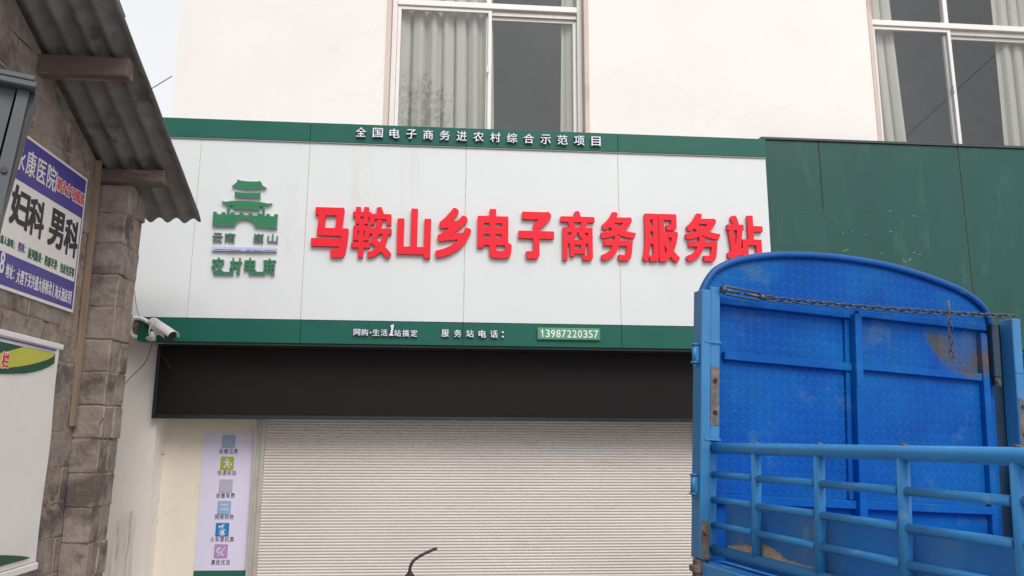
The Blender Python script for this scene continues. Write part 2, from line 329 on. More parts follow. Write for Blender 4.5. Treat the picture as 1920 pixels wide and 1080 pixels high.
def glyph(ch, off):
    """unit-box outline of one character, emboldened by off = (x, y) in em; loops are filled and given side walls"""
    if not isinstance(off, tuple): off = (off, off*.8)
    k = (ch, off)
    if k in _gl: return _gl[k]
    c = bpy.data.curves.new('g', 'FONT'); c.body = ch; c.resolution_u = 4
    o = bpy.data.objects.new('g', c); COL.objects.link(o)
    dg = bpy.context.evaluated_depsgraph_get(); me = bpy.data.meshes.new_from_object(o.evaluated_get(dg))
    bpy.data.objects.remove(o); bpy.data.curves.remove(c)
    me.calc_loop_triangles(); V = np.array([(v.co.x, v.co.y) for v in me.vertices]); T = [tuple(t.vertices) for t in me.loop_triangles]; bpy.data.meshes.remove(me)
    lo, hi = V.min(0), V.max(0); S = 170/max(hi-lo); pad = int(max(off)*S)+6
    V = (V-lo)*S+pad; W, H = int((hi-lo)[0]*S)+2*pad+1, int((hi-lo)[1]*S)+2*pad+1; cov = np.zeros((H, W), bool)
    for a, b, d in T:
        A, B, D = V[a], V[b], V[d]; x0, y0 = np.floor(np.minimum(np.minimum(A, B), D)).astype(int); x1, y1 = np.ceil(np.maximum(np.maximum(A, B), D)).astype(int)
        X, Y = np.meshgrid(np.arange(x0, x1+1), np.arange(y0, y1+1))
        f = lambda p, q: (q[0]-p[0])*(Y-p[1])-(q[1]-p[1])*(X-p[0])
        e = (f(A, B), f(B, D), f(D, A)); m = ((e[0] >= -1e-6) & (e[1] >= -1e-6) & (e[2] >= -1e-6)) | ((e[0] <= 1e-6) & (e[1] <= 1e-6) & (e[2] <= 1e-6))
        cov[y0:y1+1, x0:x1+1] |= m
    rx, ry = off[0]*S, off[1]*S; out = cov.copy()
    for dy in range(-int(round(ry)), int(round(ry))+1):
        for dx in range(-int(round(rx)), int(round(rx))+1):
            if abs(dx)/max(rx, .5)+abs(dy)/max(ry, .5) <= 2.01: out |= np.roll(np.roll(cov, dy, 0), dx, 1)
    fl = out.astype(float); fl = (np.roll(fl, 1, 0)+2*fl+np.roll(fl, -1, 0))/4; fl = (np.roll(fl, 1, 1)+2*fl+np.roll(fl, -1, 1))/4
    loops = [simplify(P, .45) for P in trace(fl)]; loops = [P for P in loops if len(P) > 2]
    xs = [p[0] for P in loops for p in P]; ys = [p[1] for P in loops for p in P]; x0, x1, y0, y1 = min(xs), max(xs), min(ys), max(ys)
    loops = [[((x-x0)/(x1-x0), (y-y0)/(y1-y0)) for x, y in P] for P in loops]
    nb = bmesh.new(); es = []
    for P in loops:
        vs = [nb.verts.new((x, y, 0)) for x, y in P]; es += [nb.edges.new((vs[i], vs[(i+1) % len(vs)])) for i in range(len(vs))]
    bmesh.ops.triangle_fill(nb, use_beauty=True, edges=es, normal=(0, 0, 1)); nb.verts.index_update()
    pts = [(v.co.x, v.co.y) for v in nb.verts]; tris = [tuple(v.index for v in f.verts) for f in nb.faces]; nb.free()
    _gl[k] = (pts, tris, [len(P) for P in loops], tuple((q-pad)/S+l for q, l in ((x0, lo[0]), (x1, lo[0]), (y0, lo[1]), (y1, lo[1]))))
    return _gl[k]
def put_glyph(mb, ch, P, ex, ey, nrm, d, off=.02, side_mi=None):
    """glyph fills the parallelogram P + a*ex + b*ey; stands out along nrm by d"""
    pts, tris, ns, _ = glyph(ch, off); P, ex, ey, nrm = Vector(P), Vector(ex), Vector(ey), Vector(nrm)
    fv = [mb.bm.verts.new(P+ex*a+ey*b+nrm*d) for a, b in pts]; bv = [mb.bm.verts.new(P+ex*a+ey*b) for a, b in pts]
    for t in tris:
        f = mb.bm.faces.new([fv[i] for i in t]); f.material_index = mb.mi
    k = 0
    for n in ns:
        for i in range(n):
            a, b = k+i, k+(i+1) % n; f = mb.bm.faces.new((fv[a], fv[b], bv[b], bv[a])); f.material_index = side_mi or mb.mi
        k += n
def put_run(mb, txt, P, ex, ey, nrm, d, off=.02, gap=.08, side_mi=None, square=True):
    """characters spread evenly over ex; each CJK character sits in an equal cell at its natural place in the em square"""
    P, ex, ey = Vector(P), Vector(ex), Vector(ey); n = len(txt)
    for i, ch in enumerate(txt):
        if ch == ' ': continue
        x0, x1, y0, y1 = glyph(ch, off)[3]
        if square:   # em box: x 0..1, y -.08...88
            fx0, fx1 = max(0., min(1, x0)), max(0., min(1, x1)); fy0, fy1 = (y0+.075)/.95, (y1+.075)/.95
        else: fx0, fx1, fy0, fy1 = gap/2, 1-gap/2, 0, 1
        c0 = P+ex*((i+gap/2+(1-gap)*fx0)/n)
        put_glyph(mb, ch, c0+ey*fy0, ex*((1-gap)*(fx1-fx0)/n), ey*(fy1-fy0), nrm, d, off, side_mi)

# facade letters: a box in photo pixels, taken onto the plane y = Y
def facade_glyph(mb, ch, x0, y0, x1, y1, Y, d, off, side_mi=None):
    cx, cyy = (x0+x1)/2, (y0+y1)/2
    l, r_ = onY(x0, cyy, Y), onY(x1, cyy, Y); t, b = onY(cx, y0, Y), onY(cx, y1, Y)
    put_glyph(mb, ch, (l.x, Y, b.z), (r_.x-l.x, 0, 0), (0, 0, t.z-b.z), (0, -1, 0), d, off, side_mi)

# ================================================================== SETTING
GZ = -.15
g = MB(); g.box((-400, -400, GZ-.3), (400, 400, GZ)); g.build('ground', 'asphalt', kind='structure')

# ================================================================== SHOP BUILDING
YW, YR = 6.58, 6.80                # wall plane, recessed plane of the shutter
XL, XR, ZT = -2.39, 9.0, 7.6
bld = thing('shop_building', (3, YW, GZ), 'white rendered two storey building behind the green and white shop signs', 'building')
W1 = (-.575, 1.185, 4.0, 6.4); W2 = (3.91, 5.75, 4.0, 6.4)
wl = MB(); d = .24
def slab(x0, x1, z0, z1, y0=YW, y1=YW+d): wl.box((x0, y0, z0), (x1, y1, z1))
slab(XL, W1[0], 2.95, ZT); slab(W1[1], W2[0], 2.95, ZT); slab(W2[1], XR, 2.95, ZT)
for W in (W1, W2): slab(W[0], W[1], 2.95, W[2]); slab(W[0], W[1], W[3], ZT)
wl.box((XL, YW+d, 2.95), (XL+.24, 12, ZT)); wl.box((XR-.24, YW+d, 2.95), (XR, 12, ZT)); wl.box((XL+.24, 11.8, 2.95), (XR-.24, 12, ZT))
wl.build('upper_wall', 'wall', bld)
lw = MB(); lw.box((-6.0, YW, GZ), (-2.285, YW+.6, 2.6)); lw.box((-2.6, YW, 2.6), (-2.3, YW+.24, 2.945))
lw.build('side_pier', 'lower_wall', bld)
M['peeled'] = mat('peeled_render', (.84, .77, .71), .9, var=.15, vscale=9, bump=.4, bscale=30, stain=(.42, .27, .23), samt=.8, sscale=5, sthr=.54, stretch=(4.5, 1, .3), hue2=(.73, .66, .62), h2scale=4, h2amt=.7)
q = MB(); q.face([onY(x, y, YW-.004) for x, y in ((223, 972), (231, 962), (243, 957), (253, 960), (256, 975), (254, 995), (250, 1015), (249, 1050), (246, 1100), (196, 1100), (203, 1060), (211, 1020), (216, 990))]); q.build('peeled_patch', 'peeled', bld)
cw = MB(); cw.box((-2.285, YR, GZ), (-1.60, YR+.2, 2.945)); cw.box((-1.60, YR, 1.95), (2.26, YR+.2, 2.945)); cw.box((2.26, YR, GZ), (2.9, YR+.2, 2.945))
cw.build('recess_wall', 'cream', bld)
so_ = MB(); so_.box((-2.285, YW+.005, 1.835), (2.9, YR-.005, 2.94)); so_.build('lintel', 'edge_grey', bld)
rf = MB(); rf.box((XL-.1, YW-.1, ZT+.003), (XR+.1, 12.1, ZT+.15)); rf.build('roof_slab', 'edge_grey', bld)
rm = MB(); rm.box((XL+.25, 8.6, 3.0), (XR-.25, 8.65, 7.5)); rm.box((XL+.25, YW+.9, 3.0), (XR-.25, 8.59, 3.05)); rm.box((XL+.25, YW+.25, 7.3), (XR-.25, 8.59, 7.35)); rm.box((2.5, YW+.25, 3.06), (2.6, 8.59, 7.29))
rm.build('interior', 'room', bld)

def window(W, xm, z_tr, sash_left_front, name='window'):
    x0, x1, z0, z1 = W; yf = YW+.10; t = .045
    f = MB()
    def bar(a, b, c, e, y0, y1): f.box((a, y0, c), (b, y1, e), bev=.003)
    bar(x0+.012, x0+.012+t, z0, z1, yf, yf+.08); bar(x1-.012-t, x1-.012, z0, z1, yf, yf+.08)
    xa, xb = x0+.012+t, x1-.012-t
    bar(xa, xb, z_tr, z_tr+.055, yf-.012, yf+.08)
    bar(xa, xb, z1-.05, z1-.003, yf, yf+.08); bar(xm-.022, xm+.022, z_tr+.055, z1-.05, yf+.005, yf+.07)
    o = f.build('window', 'winframe', bld)
    s1 = MB(); s2 = MB(); p = .032
    def sash(mb, a, b, c, e, y):
        mb.box((a, y, c), (a+p, y+.03, e), bev=.002); mb.box((b-p, y, c), (b, y+.03, e), bev=.002); mb.box((a+p, y+.001, e-p), (b-p, y+.029, e), bev=.002); mb.box((a+p, y+.001, c), (b-p, y+.029, c+p), bev=.002)
    sash(s1, xa+.002, xm+.028, z0+.003, z_tr-.003, yf+.005); s1.build('sash', 'winframe', o)
    sash(s2, xm-.022, xb-.002, z0+.003, z_tr-.05, yf+.045); s2.build('sash', 'winframe', o)
    tr = MB(); tr.box((xm+.03, yf+.02, z_tr-.05), (xb-.001, yf+.078, z_tr-.001)); tr.build('track', 'rail', o)
    pa = MB()
    for a, b, c, e, y in ((xa+.034, xm-.006, z0+.035, z_tr-.036, yf+.02), (xm+.012, xb-.034, z0+.035, z_tr-.083, yf+.06), (xa, xm-.024, z_tr+.057, z1-.052, yf+.04), (xm+.024, xb, z_tr+.057, z1-.052, yf+.04)):
        pa.face(((a, y, c), (b, y, c), (b, y, e), (a, y, e)))
    pa.build('pane', 'glass', o, recalc=False)
    lt = MB(); lt.box((xm-.012, yf-.008, 4.92), (xm+.004, yf+.004, 4.99), bev=.002); lt.build('latch', 'chrome', o)
    rv = MB(); rv.box((x0-.03, YW-.006, z0), (x0+.010, yf+.12, z1)); rv.build('reveal', 'reveal', o)
    rv = MB(); rv.box((x1-.010, YW-.006, z0), (x1+.03, yf+.12, z1)); rv.build('reveal', 'reveal', o)
    return o
window(W1, .312, 5.552, True); window(W2, 4.735, 5.578, True)

def curtain(x0, x1, x0b, x1b, z0, z1, folds, label, amp=.042, seed=0):
    rnd = random.Random(seed); n = folds*10; m = 14; mb = MB(); rows = []
    ph = [rnd.uniform(0, 6.28) for _ in range(4)]
    for j in range(m+1):
        v = j/m; row = []
        for i in range(n+1):
            u = i/n; a, b = x0b+(x0-x0b)*v, x1b+(x1-x1b)*v
            q = u*folds*2*math.pi+.5*math.sin(u*7+ph[0])+.35*math.sin(v*2.2+ph[1])
            y = YW+.225+amp*(math.sin(q)+.35*math.sin(2.3*q+ph[2]))*(1-.35*v)
            row.append(mb.bm.verts.new((a+(b-a)*u+.012*math.sin(q+1.2), y, z0+(z1-z0)*v)))
        rows.append(row)
    for A, B in zip(rows, rows[1:]):
        for i in range(n):
            f = mb.bm.faces.new((A[i], A[i+1], B[i+1], B[i])); f.smooth = True
    o = mb.build('curtain', 'curtain', label=label, cat='curtain', group='curtains behind the upstairs windows')
    so2 = o.modifiers.new('s', 'SOLIDIFY'); so2.thickness = .004
    return o
curtain(-.56, .33, -.56, .37, 4.02, 6.3, 7, 'broad pleated grey curtain filling the left half of the middle window', seed=3)
curtain(1.00, 1.25, .97, 1.25, 4.02, 6.3, 2, 'narrow gathered curtain at the right side of the middle window', seed=5, amp=.02)
curtain(3.86, 4.24, 3.88, 4.30, 4.02, 6.3, 3, 'narrow pale curtain at the left side of the far right window', seed=8, amp=.03)
curtain(5.30, 5.80, 5.26, 5.80, 4.02, 6.3, 4, 'pale curtain at the cropped right edge of the far right window', seed=9, amp=.03)

# ================================================================== MAIN SIGN
YS = 6.30
SX0, SX1 = -2.75, 2.69
sign = thing('shop_sign', (0, YS, 2.39), 'long white shop sign with red lettering between green strips', 'shop sign')
seams = [SX0, -2.03, -1.163, .118, 1.398, SX1]
for a, b in zip(seams, seams[1:]):
    q = MB(); q.box((a+.0025, YS, 2.585), (b-.0025, YS+.03, 4.052), bev=.0015); q.build('sign_panel', 'panel', sign)
for s in seams[1:-1]: sm_ = MB(); sm_.box((s-.0024, YS+.002, 2.59), (s+.0024, YS+.02, 4.05)); sm_.build('sealant', 'seam', sign)
bx_ = MB(); bx_.box((SX0, YS+.032, 2.587), (SX1-.01, YW-.004, 4.19)); bx_.build('sign_box', 'edge_grey', sign)
def strip(z0, z1, y, segs, mname='green', inner=None):
    q = MB()
    for a, b in zip(segs, segs[1:]): q.box((a+.0012, y, z0), (b-.0012, YS+.10, z1), bev=.002)
    return q.build('strip', mname, sign)
top = strip(4.060, 4.222, YS-.02, [SX0, -1.163, .118, 1.398, SX1])
e_ = MB(); e_.box((SX0+.003, YS-.014, 4.053), (SX1-.003, YS+.02, 4.0595)); e_.build('underside', 'edge_grey', top)
bot = strip(2.398, 2.580, YS-.004, [-2.388, -1.155, .115, 1.40, SX1])
e_ = MB(); e_.box((-2.388, YS+.102, 2.402), (SX1-.01, YW-.01, 2.428)); e_.build('underside', 'edge_grey', bot)
# red letters
RED = [('马', 585, 391, 654, 484), ('鞍', 660, 390, 735, 484.5), ('山', 745, 393, 808, 485.5), ('乡', 817, 392, 883, 485), ('电', 895, 394, 959, 485.5), ('子', 971.5, 399, 1038, 487),
       ('商', 1050, 398, 1114, 490), ('务', 1125, 400, 1190.5, 490.5), ('服', 1203, 403, 1271, 492), ('务', 1283.5, 402.5, 1348, 492), ('站', 1361, 406, 1428, 496)]
RW = {'鞍': (.029, .017), '商': (.033, .020), '服': (.036, .022), '站': (.038, .024), '务': (.038, .024), '马': (.050, .033), '子': (.049, .035), '山': (.050, .033), '乡': (.039, .025)}
for ch, *bb in RED:
    q = MB(); facade_glyph(q, ch, *bb, YS-.001, .034, RW.get(ch, (.046, .031)), 1); q.build('letter', ['red', 'red_side'], sign)
# white letters on the top strip
for i, ch in enumerate('全国电子商务进农村综合示范项目'):
    cx = 677.5+i*31.36; cyy = 249.6+(cx-677.5)*.0392; q = MB()
    wd = 17 if ch == '目' else 19; facade_glyph(q, ch, cx-wd/2, cyy-8.7, cx+wd/2, cyy+8.7, YS-.021, .026, .009, 1); q.build('letter', ['letter_white', 'letter_side'], top)
# slogan and telephone line on the bottom strip
for ch, x0, x1, y0, y1 in (('网', 663.5, 676, 617.5, 629.5), ('购', 678, 690.5, 617.7, 629.8), ('·', 694, 696.8, 622.8, 625.6), ('生', 699, 712, 618, 630.2), ('活', 714.5, 727, 618.2, 630.6), ('站', 739.5, 752, 618.8, 631.4), ('搞', 754.7, 767.2, 619, 631.8), ('定', 770, 782.5, 619.2, 632),
                           ('服', 828, 841.5, 618.5, 632), ('务', 851.5, 865, 618.8, 632.5), ('站', 874, 888, 619.2, 633), ('电', 897, 911, 619.6, 633.5), ('话', 918.8, 933, 620, 633.8), (':', 940.5, 944.5, 622, 633.5)):
    q = MB(); facade_glyph(q, ch, x0, y0, x1, y1, YS-.005, .022, .011, 1); q.build('letter', ['letter_white', 'letter_side'], bot)
q = MB(); yy = YS-.005
P1 = [onY(x, y, yy) for x, y in ((733.5, 610.5), (739.3, 609), (736.2, 627), (738, 628.4), (737.4, 630.6), (729.5, 630), (730.2, 627.6), (732.3, 627), (734.3, 614.5), (732.6, 613.6))]
q.prism([(p.x, yy-.03, p.z) for p in P1], (0, .03, 0), 1); q.build('letter', ['letter_white', 'letter_side'], bot)
a, b = onY(1007, 613.8, yy), onY(1125, 640, yy)
q = MB(); zc = (a.z+b.z)/2; hh = (a.z-b.z)/2-.004; q.box((a.x, yy-.022, zc-hh), (b.x, yy, zc+hh), bev=.006); pl = q.build('number_plate', 'plate_green', bot)
q = MB(); l, r_ = onY(1011, 627, yy), onY(1121.5, 628, yy)
ws = [1. for c in '13987220357']; tot = sum(ws); x = l.x
for c, wd in zip('13987220357', ws):
    cw_ = (r_.x-l.x)*wd/tot; gw = cw_*.80
    if c == '1': q.prism([(x+cw_*.12+gw*a, yy-.0255, zc-.030+.062*b) for a, b in ((.42, 0), (.68, 0), (.68, 1), (.47, 1), (.36, .87), (.14, .76), (.14, .60), (.42, .73))], (0, .003, 0))
    else: put_glyph(q, c, (x+(cw_-gw)/2, yy-.0225, zc-.030), (gw, 0, 0), (0, 0, .062), (0, -1, 0), .003, .012)
    x += cw_
q.build('digits', 'letter_white', pl)
# gate-tower emblem
def L(x, y): return (380+x/4.906, 320+y/4.906)
def emblem(polys, name, m, d=.03):
    q = MB()
    for P in polys:
        pp = [onY(*L(*p), YS) for p in P]; q.prism([(p.x, YS-d, p.z) for p in pp], (0, d-.0005, 0), 1)
    return q.build(name, [m, 'logo_side'], sign)
emblem([[(342, 90), (348, 100), (400, 107), (470, 110), (522, 110), (528, 100), (535, 108), (551, 122), (548, 134), (566, 152), (592, 163), (585, 168), (560, 172), (500, 180), (440, 182), (390, 180), (330, 165), (290, 155), (275, 148), (290, 143), (318, 120), (328, 108), (322, 102)]], 'emblem_upper_roof', 'logo_green')
emblem([[(305, 203), (340, 209), (420, 215), (500, 215), (538, 212), (536, 262), (420, 260), (303, 251)]], 'emblem_storey', 'logo_green')
arch = [(487+(-math.cos(t)*0), 0) for t in ()]
A = [(98, 515), (108, 385), (138, 387), (136, 408), (180, 411), (184, 390), (214, 390), (213, 412), (232, 413), (237, 326), (215, 316), (181, 288), (215, 294), (245, 293), (270, 287), (400, 288), (540, 298), (570, 304), (610, 312), (645, 308), (630, 320), (600, 328), (580, 330), (573, 424), (592, 426), (594, 405), (624, 408), (622, 428), (662, 430), (668, 408), (697, 410), (688, 542), (600, 535), (486, 525), (483, 506), (472, 484), (452, 466), (425, 455), (398, 451), (370, 453), (342, 464), (320, 482), (308, 502), (304, 517), (200, 516)]
B1 = [(262, 326), (288, 332), (288, 362), (528, 374), (530, 335), (556, 338), (552, 424), (541, 424), (543, 404), (512, 402), (509, 422), (462, 420), (463, 400), (432, 398), (430, 418), (379, 416), (380, 396), (349, 394), (347, 415), (298, 413), (299, 394), (268, 393), (266, 412), (252, 412)]
def emblem_hole(A, B, name):
    q = MB(); d = .03; bm = q.bm
    def loop(P): return [bm.verts.new((onY(*L(*p), YS).x, YS-d, onY(*L(*p), YS).z)) for p in P]
    va, vb = loop(A), loop(B); es = []
    for V in (va, vb):
        for i in range(len(V)): es.append(bm.edges.new((V[i], V[(i+1) % len(V)])))
    r = bmesh.ops.triangle_fill(bm, use_beauty=True, edges=es, normal=(0, -1, 0)); 
    for V in (va, vb):
        back = [bm.verts.new(v.co+Vector((0, d-.0005, 0))) for v in V]
        for i in range(len(V)):
            j = (i+1) % len(V); f = bm.faces.new((V[i], V[j], back[j], back[i])); f.material_index = 1
    return q.build(name, ['logo_green', 'logo_side'], sign)
emblem_hole(A, B1, 'emblem_gate_tower')
for ch, x0, y0, x1, y1 in (('云', 93, 577, 186, 662), ('南', 206, 577, 304, 664), ('巍', 472, 582, 564, 668), ('山', 600, 587, 695, 668)):
    q = MB(); facade_glyph(q, ch, *L(x0, y0), *L(x1, y1), YS-.001, .022, .008, 1); q.build('letter', ['logo_dark', 'logo_side'], sign)
q = MB(); P = [onY(*L(*p), YS) for p in ((90, 714), (97, 706), (682, 716), (687, 722), (684, 752), (96, 742))]
q.prism([(p.x, YS-.028, p.z) for p in P], (0, .0275, 0), 1); eb = q.build('emblem_bar', ['lavender', 'logo_side'], sign)
q = MB()
for i, ch in enumerate('YUNNAN  WEISHAN'):
    if ch == ' ': continue
    x0 = 217+i*22.6; wd = 7 if ch == 'I' else 19; dx = 6 if ch == 'I' else 0; yo = (x0-217)*.018; facade_glyph(q, ch, *L(x0+dx, 720+yo), *L(x0+dx+wd, 742+yo), YS-.0285, .002, 0)
for xa, xb, y in ((108, 212, 723), (566, 670, 733)):
    P = [onY(*L(*p), YS-.0285) for p in ((xa, y-2), (xb, y), (xb, y+5), (xa, y+3))]; q.prism([(p.x, YS-.0305, p.z) for p in P], (0, .0018, 0))
q.build('lettering', 'logo_dark', eb)
for ch, x0, y0, x1, y1 in (('农', 86, 803, 205, 950), ('村', 254, 806, 364, 958), ('电', 388, 808, 500, 958), ('商', 560, 812, 676, 965)):
    q = MB(); facade_glyph(q, ch, *L(x0, y0), *L(x1, y1), YS-.001, .026, .022, 1)
    if ch in '农电':
        xa, xb = (102, 287) if ch == '农' else (440, 572); P = [onY(*L(*p), YS) for p in ((xa, 934), (xb, 936), (xb, 960), (xa, 957))]; q.prism([(p.x, YS-.0262, p.z) for p in P], (0, .025, 0), 1)
    q.build('letter', ['logo_green', 'logo_side'], sign)
# raw timber end of the sign frame beside the camera
q = MB(); a, b = onY(249, 601, 6.36), onY(281, 632, 6.36)
q.box((a.x, 6.335, b.z), (b.x-.004, YW-.01, a.z), bev=.004, jit=.004); q.build('timber_end', 'batten', sign)

# ---------------- old green fascia on the right
fas = thing('green_fascia', (5.5, 6.42, 2.4), 'bare weathered green fascia panels with ghost marks of removed letters', 'shop fascia')
segs = [SX1+.004, onY(1540, 350, 6.40).x, onY(1806, 380, 6.40).x, 6.1, 7.6, 9.0]
zt_, zb_ = onY(1600, 268, 6.40).z, onY(1870, 656, 6.40).z
for i, (a, b) in enumerate(zip(segs, segs[1:])):
    q = MB(); q.box((a+.004, 6.40, zb_), (b-.004, 6.44, zt_), bev=.002); q.build('fascia_panel', 'green_old', fas)
for s in segs[1:-1]: q = MB(); q.box((s-.0038, 6.408, zb_+.01), (s+.0038, 6.43, zt_-.01)); q.build('sealant', 'seam_dark' if s < 3.5 else 'seam_rust', fas)
M['residue'] = mat('glue_residue', (.040, .115, .098), .6, var=.3, vscale=20); M['residue_pale'] = mat('pale_glue_residue', (.28, .36, .33), .6, var=.3, vscale=20); M['ghost'] = mat('letter_ghost', (.0185, .082, .069), .42, var=.08, vscale=6, spec=.28)
G_ = lambda x, y: onY(1420+x/3.84, 250+y/3.84, 6.399)
def streak(pts, w_, m):
    q = MB(); P = [G_(*p) for p in pts]; [q.face([(a_.x-w_*nx_, 6.3982, a_.z-w_*nz_), (b_.x-w_*nx_, 6.3982, b_.z-w_*nz_), (b_.x+w_*nx_, 6.3982, b_.z+w_*nz_), (a_.x+w_*nx_, 6.3982, a_.z+w_*nz_)]) for a_, b_ in zip(P, P[1:]) for nx_, nz_ in [((b_.z-a_.z)/(b_-a_).length, -(b_.x-a_.x)/(b_-a_).length)]]; q.build('glue_mark', m, fas)
for P in (((85, 490), (110, 489), (135, 492), (146, 600), (150, 860)), ((270, 542), (320, 541), (360, 542)), ((355, 476), (410, 476), (418, 540)), ((430, 544), (515, 545), (522, 700), (530, 860)), ((270, 548), (278, 650), (286, 752)), ((535, 512), (600, 512), (692, 522), (694, 545)), ((540, 520), (541, 560), (547, 640)), ((790, 546), (850, 544)), ((795, 652), (825, 646), (860, 656)), ((640, 735), (652, 765), (660, 792)), ((705, 825), (710, 838), (715, 852)), ((1050, 640), (1056, 700), (1062, 765), (1090, 800), (1132, 812)), ((975, 876), (1022, 878)), ((948, 610), (952, 680), (950, 705)), ((1040, 490), (1075, 480), (1100, 486)), ((1190, 545), (1200, 620)), ((1185, 900), (1245, 932)), ((870, 700), (880, 860))): streak(P, .0016, 'residue')
for P in (((615, 848), (635, 842), (656, 834)), ((880, 858), (890, 866), (902, 862)), ((1050, 905), (1056, 924), (1074, 922)), ((1090, 916), (1098, 908), (1106, 900)), ((1115, 594), (1136, 596)), ((948, 560), (968, 558)), ((950, 706), (972, 708)), ((776, 728), (790, 727)), ((612, 711), (620, 720)), ((680, 706), (692, 708)), ((1160, 870), (1182, 872)), ((1120, 860), (1140, 856))): streak(P, .0018, 'residue_pale')
for a_, b_ in (((272, 546), (513, 858)), ((540, 518), (690, 700)), ((95, 495), (140, 850)), ((358, 478), (408, 540))):
    A_, B_ = G_(*a_), G_(*b_); q = MB(); q.face([(A_.x, 6.3990, B_.z), (B_.x, 6.3990, B_.z), (B_.x, 6.3990, A_.z), (A_.x, 6.3990, A_.z)]); q.build('letter_ghost', 'ghost', fas)
q = MB(); q.box((SX1+.004, 6.385, zt_+.002), (9.0, YW-.004, zt_+.022)); q.build('cap_strip', 'dark_metal', fas)
q = MB(); q.box((SX1+.02, 6.445, zb_+.005), (9.0, YW-.004, zt_-.002)); q.build('backing', 'dark_metal', fas)

# ================================================================== LED BOARD
led = thing('led_board', (.2, 6.5, 1.8), 'long dark unlit dot matrix display board under the green strip', 'display board')
lx0, lx1 = onY(289, 720, 6.5).x, 2.68
lz0, lz1 = onY(600, 786.5, 6.5).z, 2.396
q = MB(); q.box((lx0+.025, 6.512, lz0+.032), (lx1-.025, 6.53, lz1-.012)); q.build('screen', 'led', led)
q = MB(); q.box((lx0, 6.5, lz0), (lx1, YW-.003, lz0+.03), bev=.003); q.box((lx0, 6.5, lz0+.0305), (lx0+.024, YW-.003, lz1-.0115), bev=.003); q.box((lx1-.024, 6.5, lz0+.0305), (lx1, YW-.003, lz1-.0115), bev=.003); q.box((lx0, 6.5, lz1-.011), (lx1, YW-.003, lz1), bev=.003)
q.build('frame', 'led_frame', led)

# ================================================================== ROLLER SHUTTER
sx0, sx1 = onY(499, 795, YR).x, onY(1302, 800, YR).x
sh = thing('roller_shutter', (.3, YR, GZ), 'closed beige ribbed roller shutter under the dark display board', 'shutter')
q = MB(); lam = .0235; z = GZ+.03; prof = []
while z < 1.93:
    for k in range(6):
        a = k/6; prof.append((YR-.022-.0095*abs(math.sin(math.pi*a))**.8, z+lam*a))
    z += lam
ra = [q.bm.verts.new((sx0-.03, y, zz)) for y, zz in prof]; rb = [q.bm.verts.new((sx1+.03, y, zz)) for y, zz in prof]
for i in range(len(prof)-1): q.bm.faces.new((ra[i], rb[i], rb[i+1], ra[i+1]))
q.build('slats', 'shutter', sh)
for xa in (sx0-.075, sx1-.012):
    q = MB(); q.box((xa, YR-.055, GZ), (xa+.022, YR-.002, 1.832)); q.box((xa+.0225, YR-.045, GZ), (xa+.05, YR-.036, 1.832)); q.box((xa+.051, YR-.058, GZ), (xa+.085, YR-.034, 1.832), bev=.003)
    q.build('guide_rail', 'rail', sh)
q = MB(); q.box((sx0-.03, YR-.06, GZ), (sx1+.03, YR-.004, GZ+.06), bev=.004); q.build('bottom_bar', 'rail', sh)

# ================================================================== SERVICE POSTER
YP = YR-.006
def pp(x, y): return onY(x, y, YP)
pc = [pp(383, 811.5), pp(480, 811.5)]; px0, px1 = pc[0].x, pc[1].x; pzt = pc[0].z; pzb = pp(362, 1070).z
pos = thing('service_poster', ((px0+px1)/2, YP, .3), 'tall lavender poster with six service icons beside the shutter', 'poster')
q = MB(); q.box((px0, YP, pzb), (px1, YR-.001, pzt)); q.build('sheet', 'poster', pos)
q = MB(); q.box((px0, YP, pzb-.35), (px1, YR-.001, pzb-.001)); q.build('green_foot', 'print_green', pos)
ICON = [(429, 828, (.30, .44, .56), '收缴话费', 428.5, 846), (426, 868.7, (.36, .42, .035), '快递收投', 425.5, 886.5), (423.7, 911.3, (.44, .42, .50), '收缴电费', 422.8, 929), (420.5, 951.7, (.27, .42, .66), '网络购物', 420.5, 969), (417, 993, (.012, .20, .50), '火车票机票', 416.3, 1011.3), (414.3, 1033.3, (.44, .25, .50), '惠民优选', 413.5, 1054.3)]
M['icon_white'] = mat('icon_white', (.62, .64, .70), .5, var=.02)
M['icon_faint'] = mat('icon_faint', (.42, .47, .60), .5, var=.02)
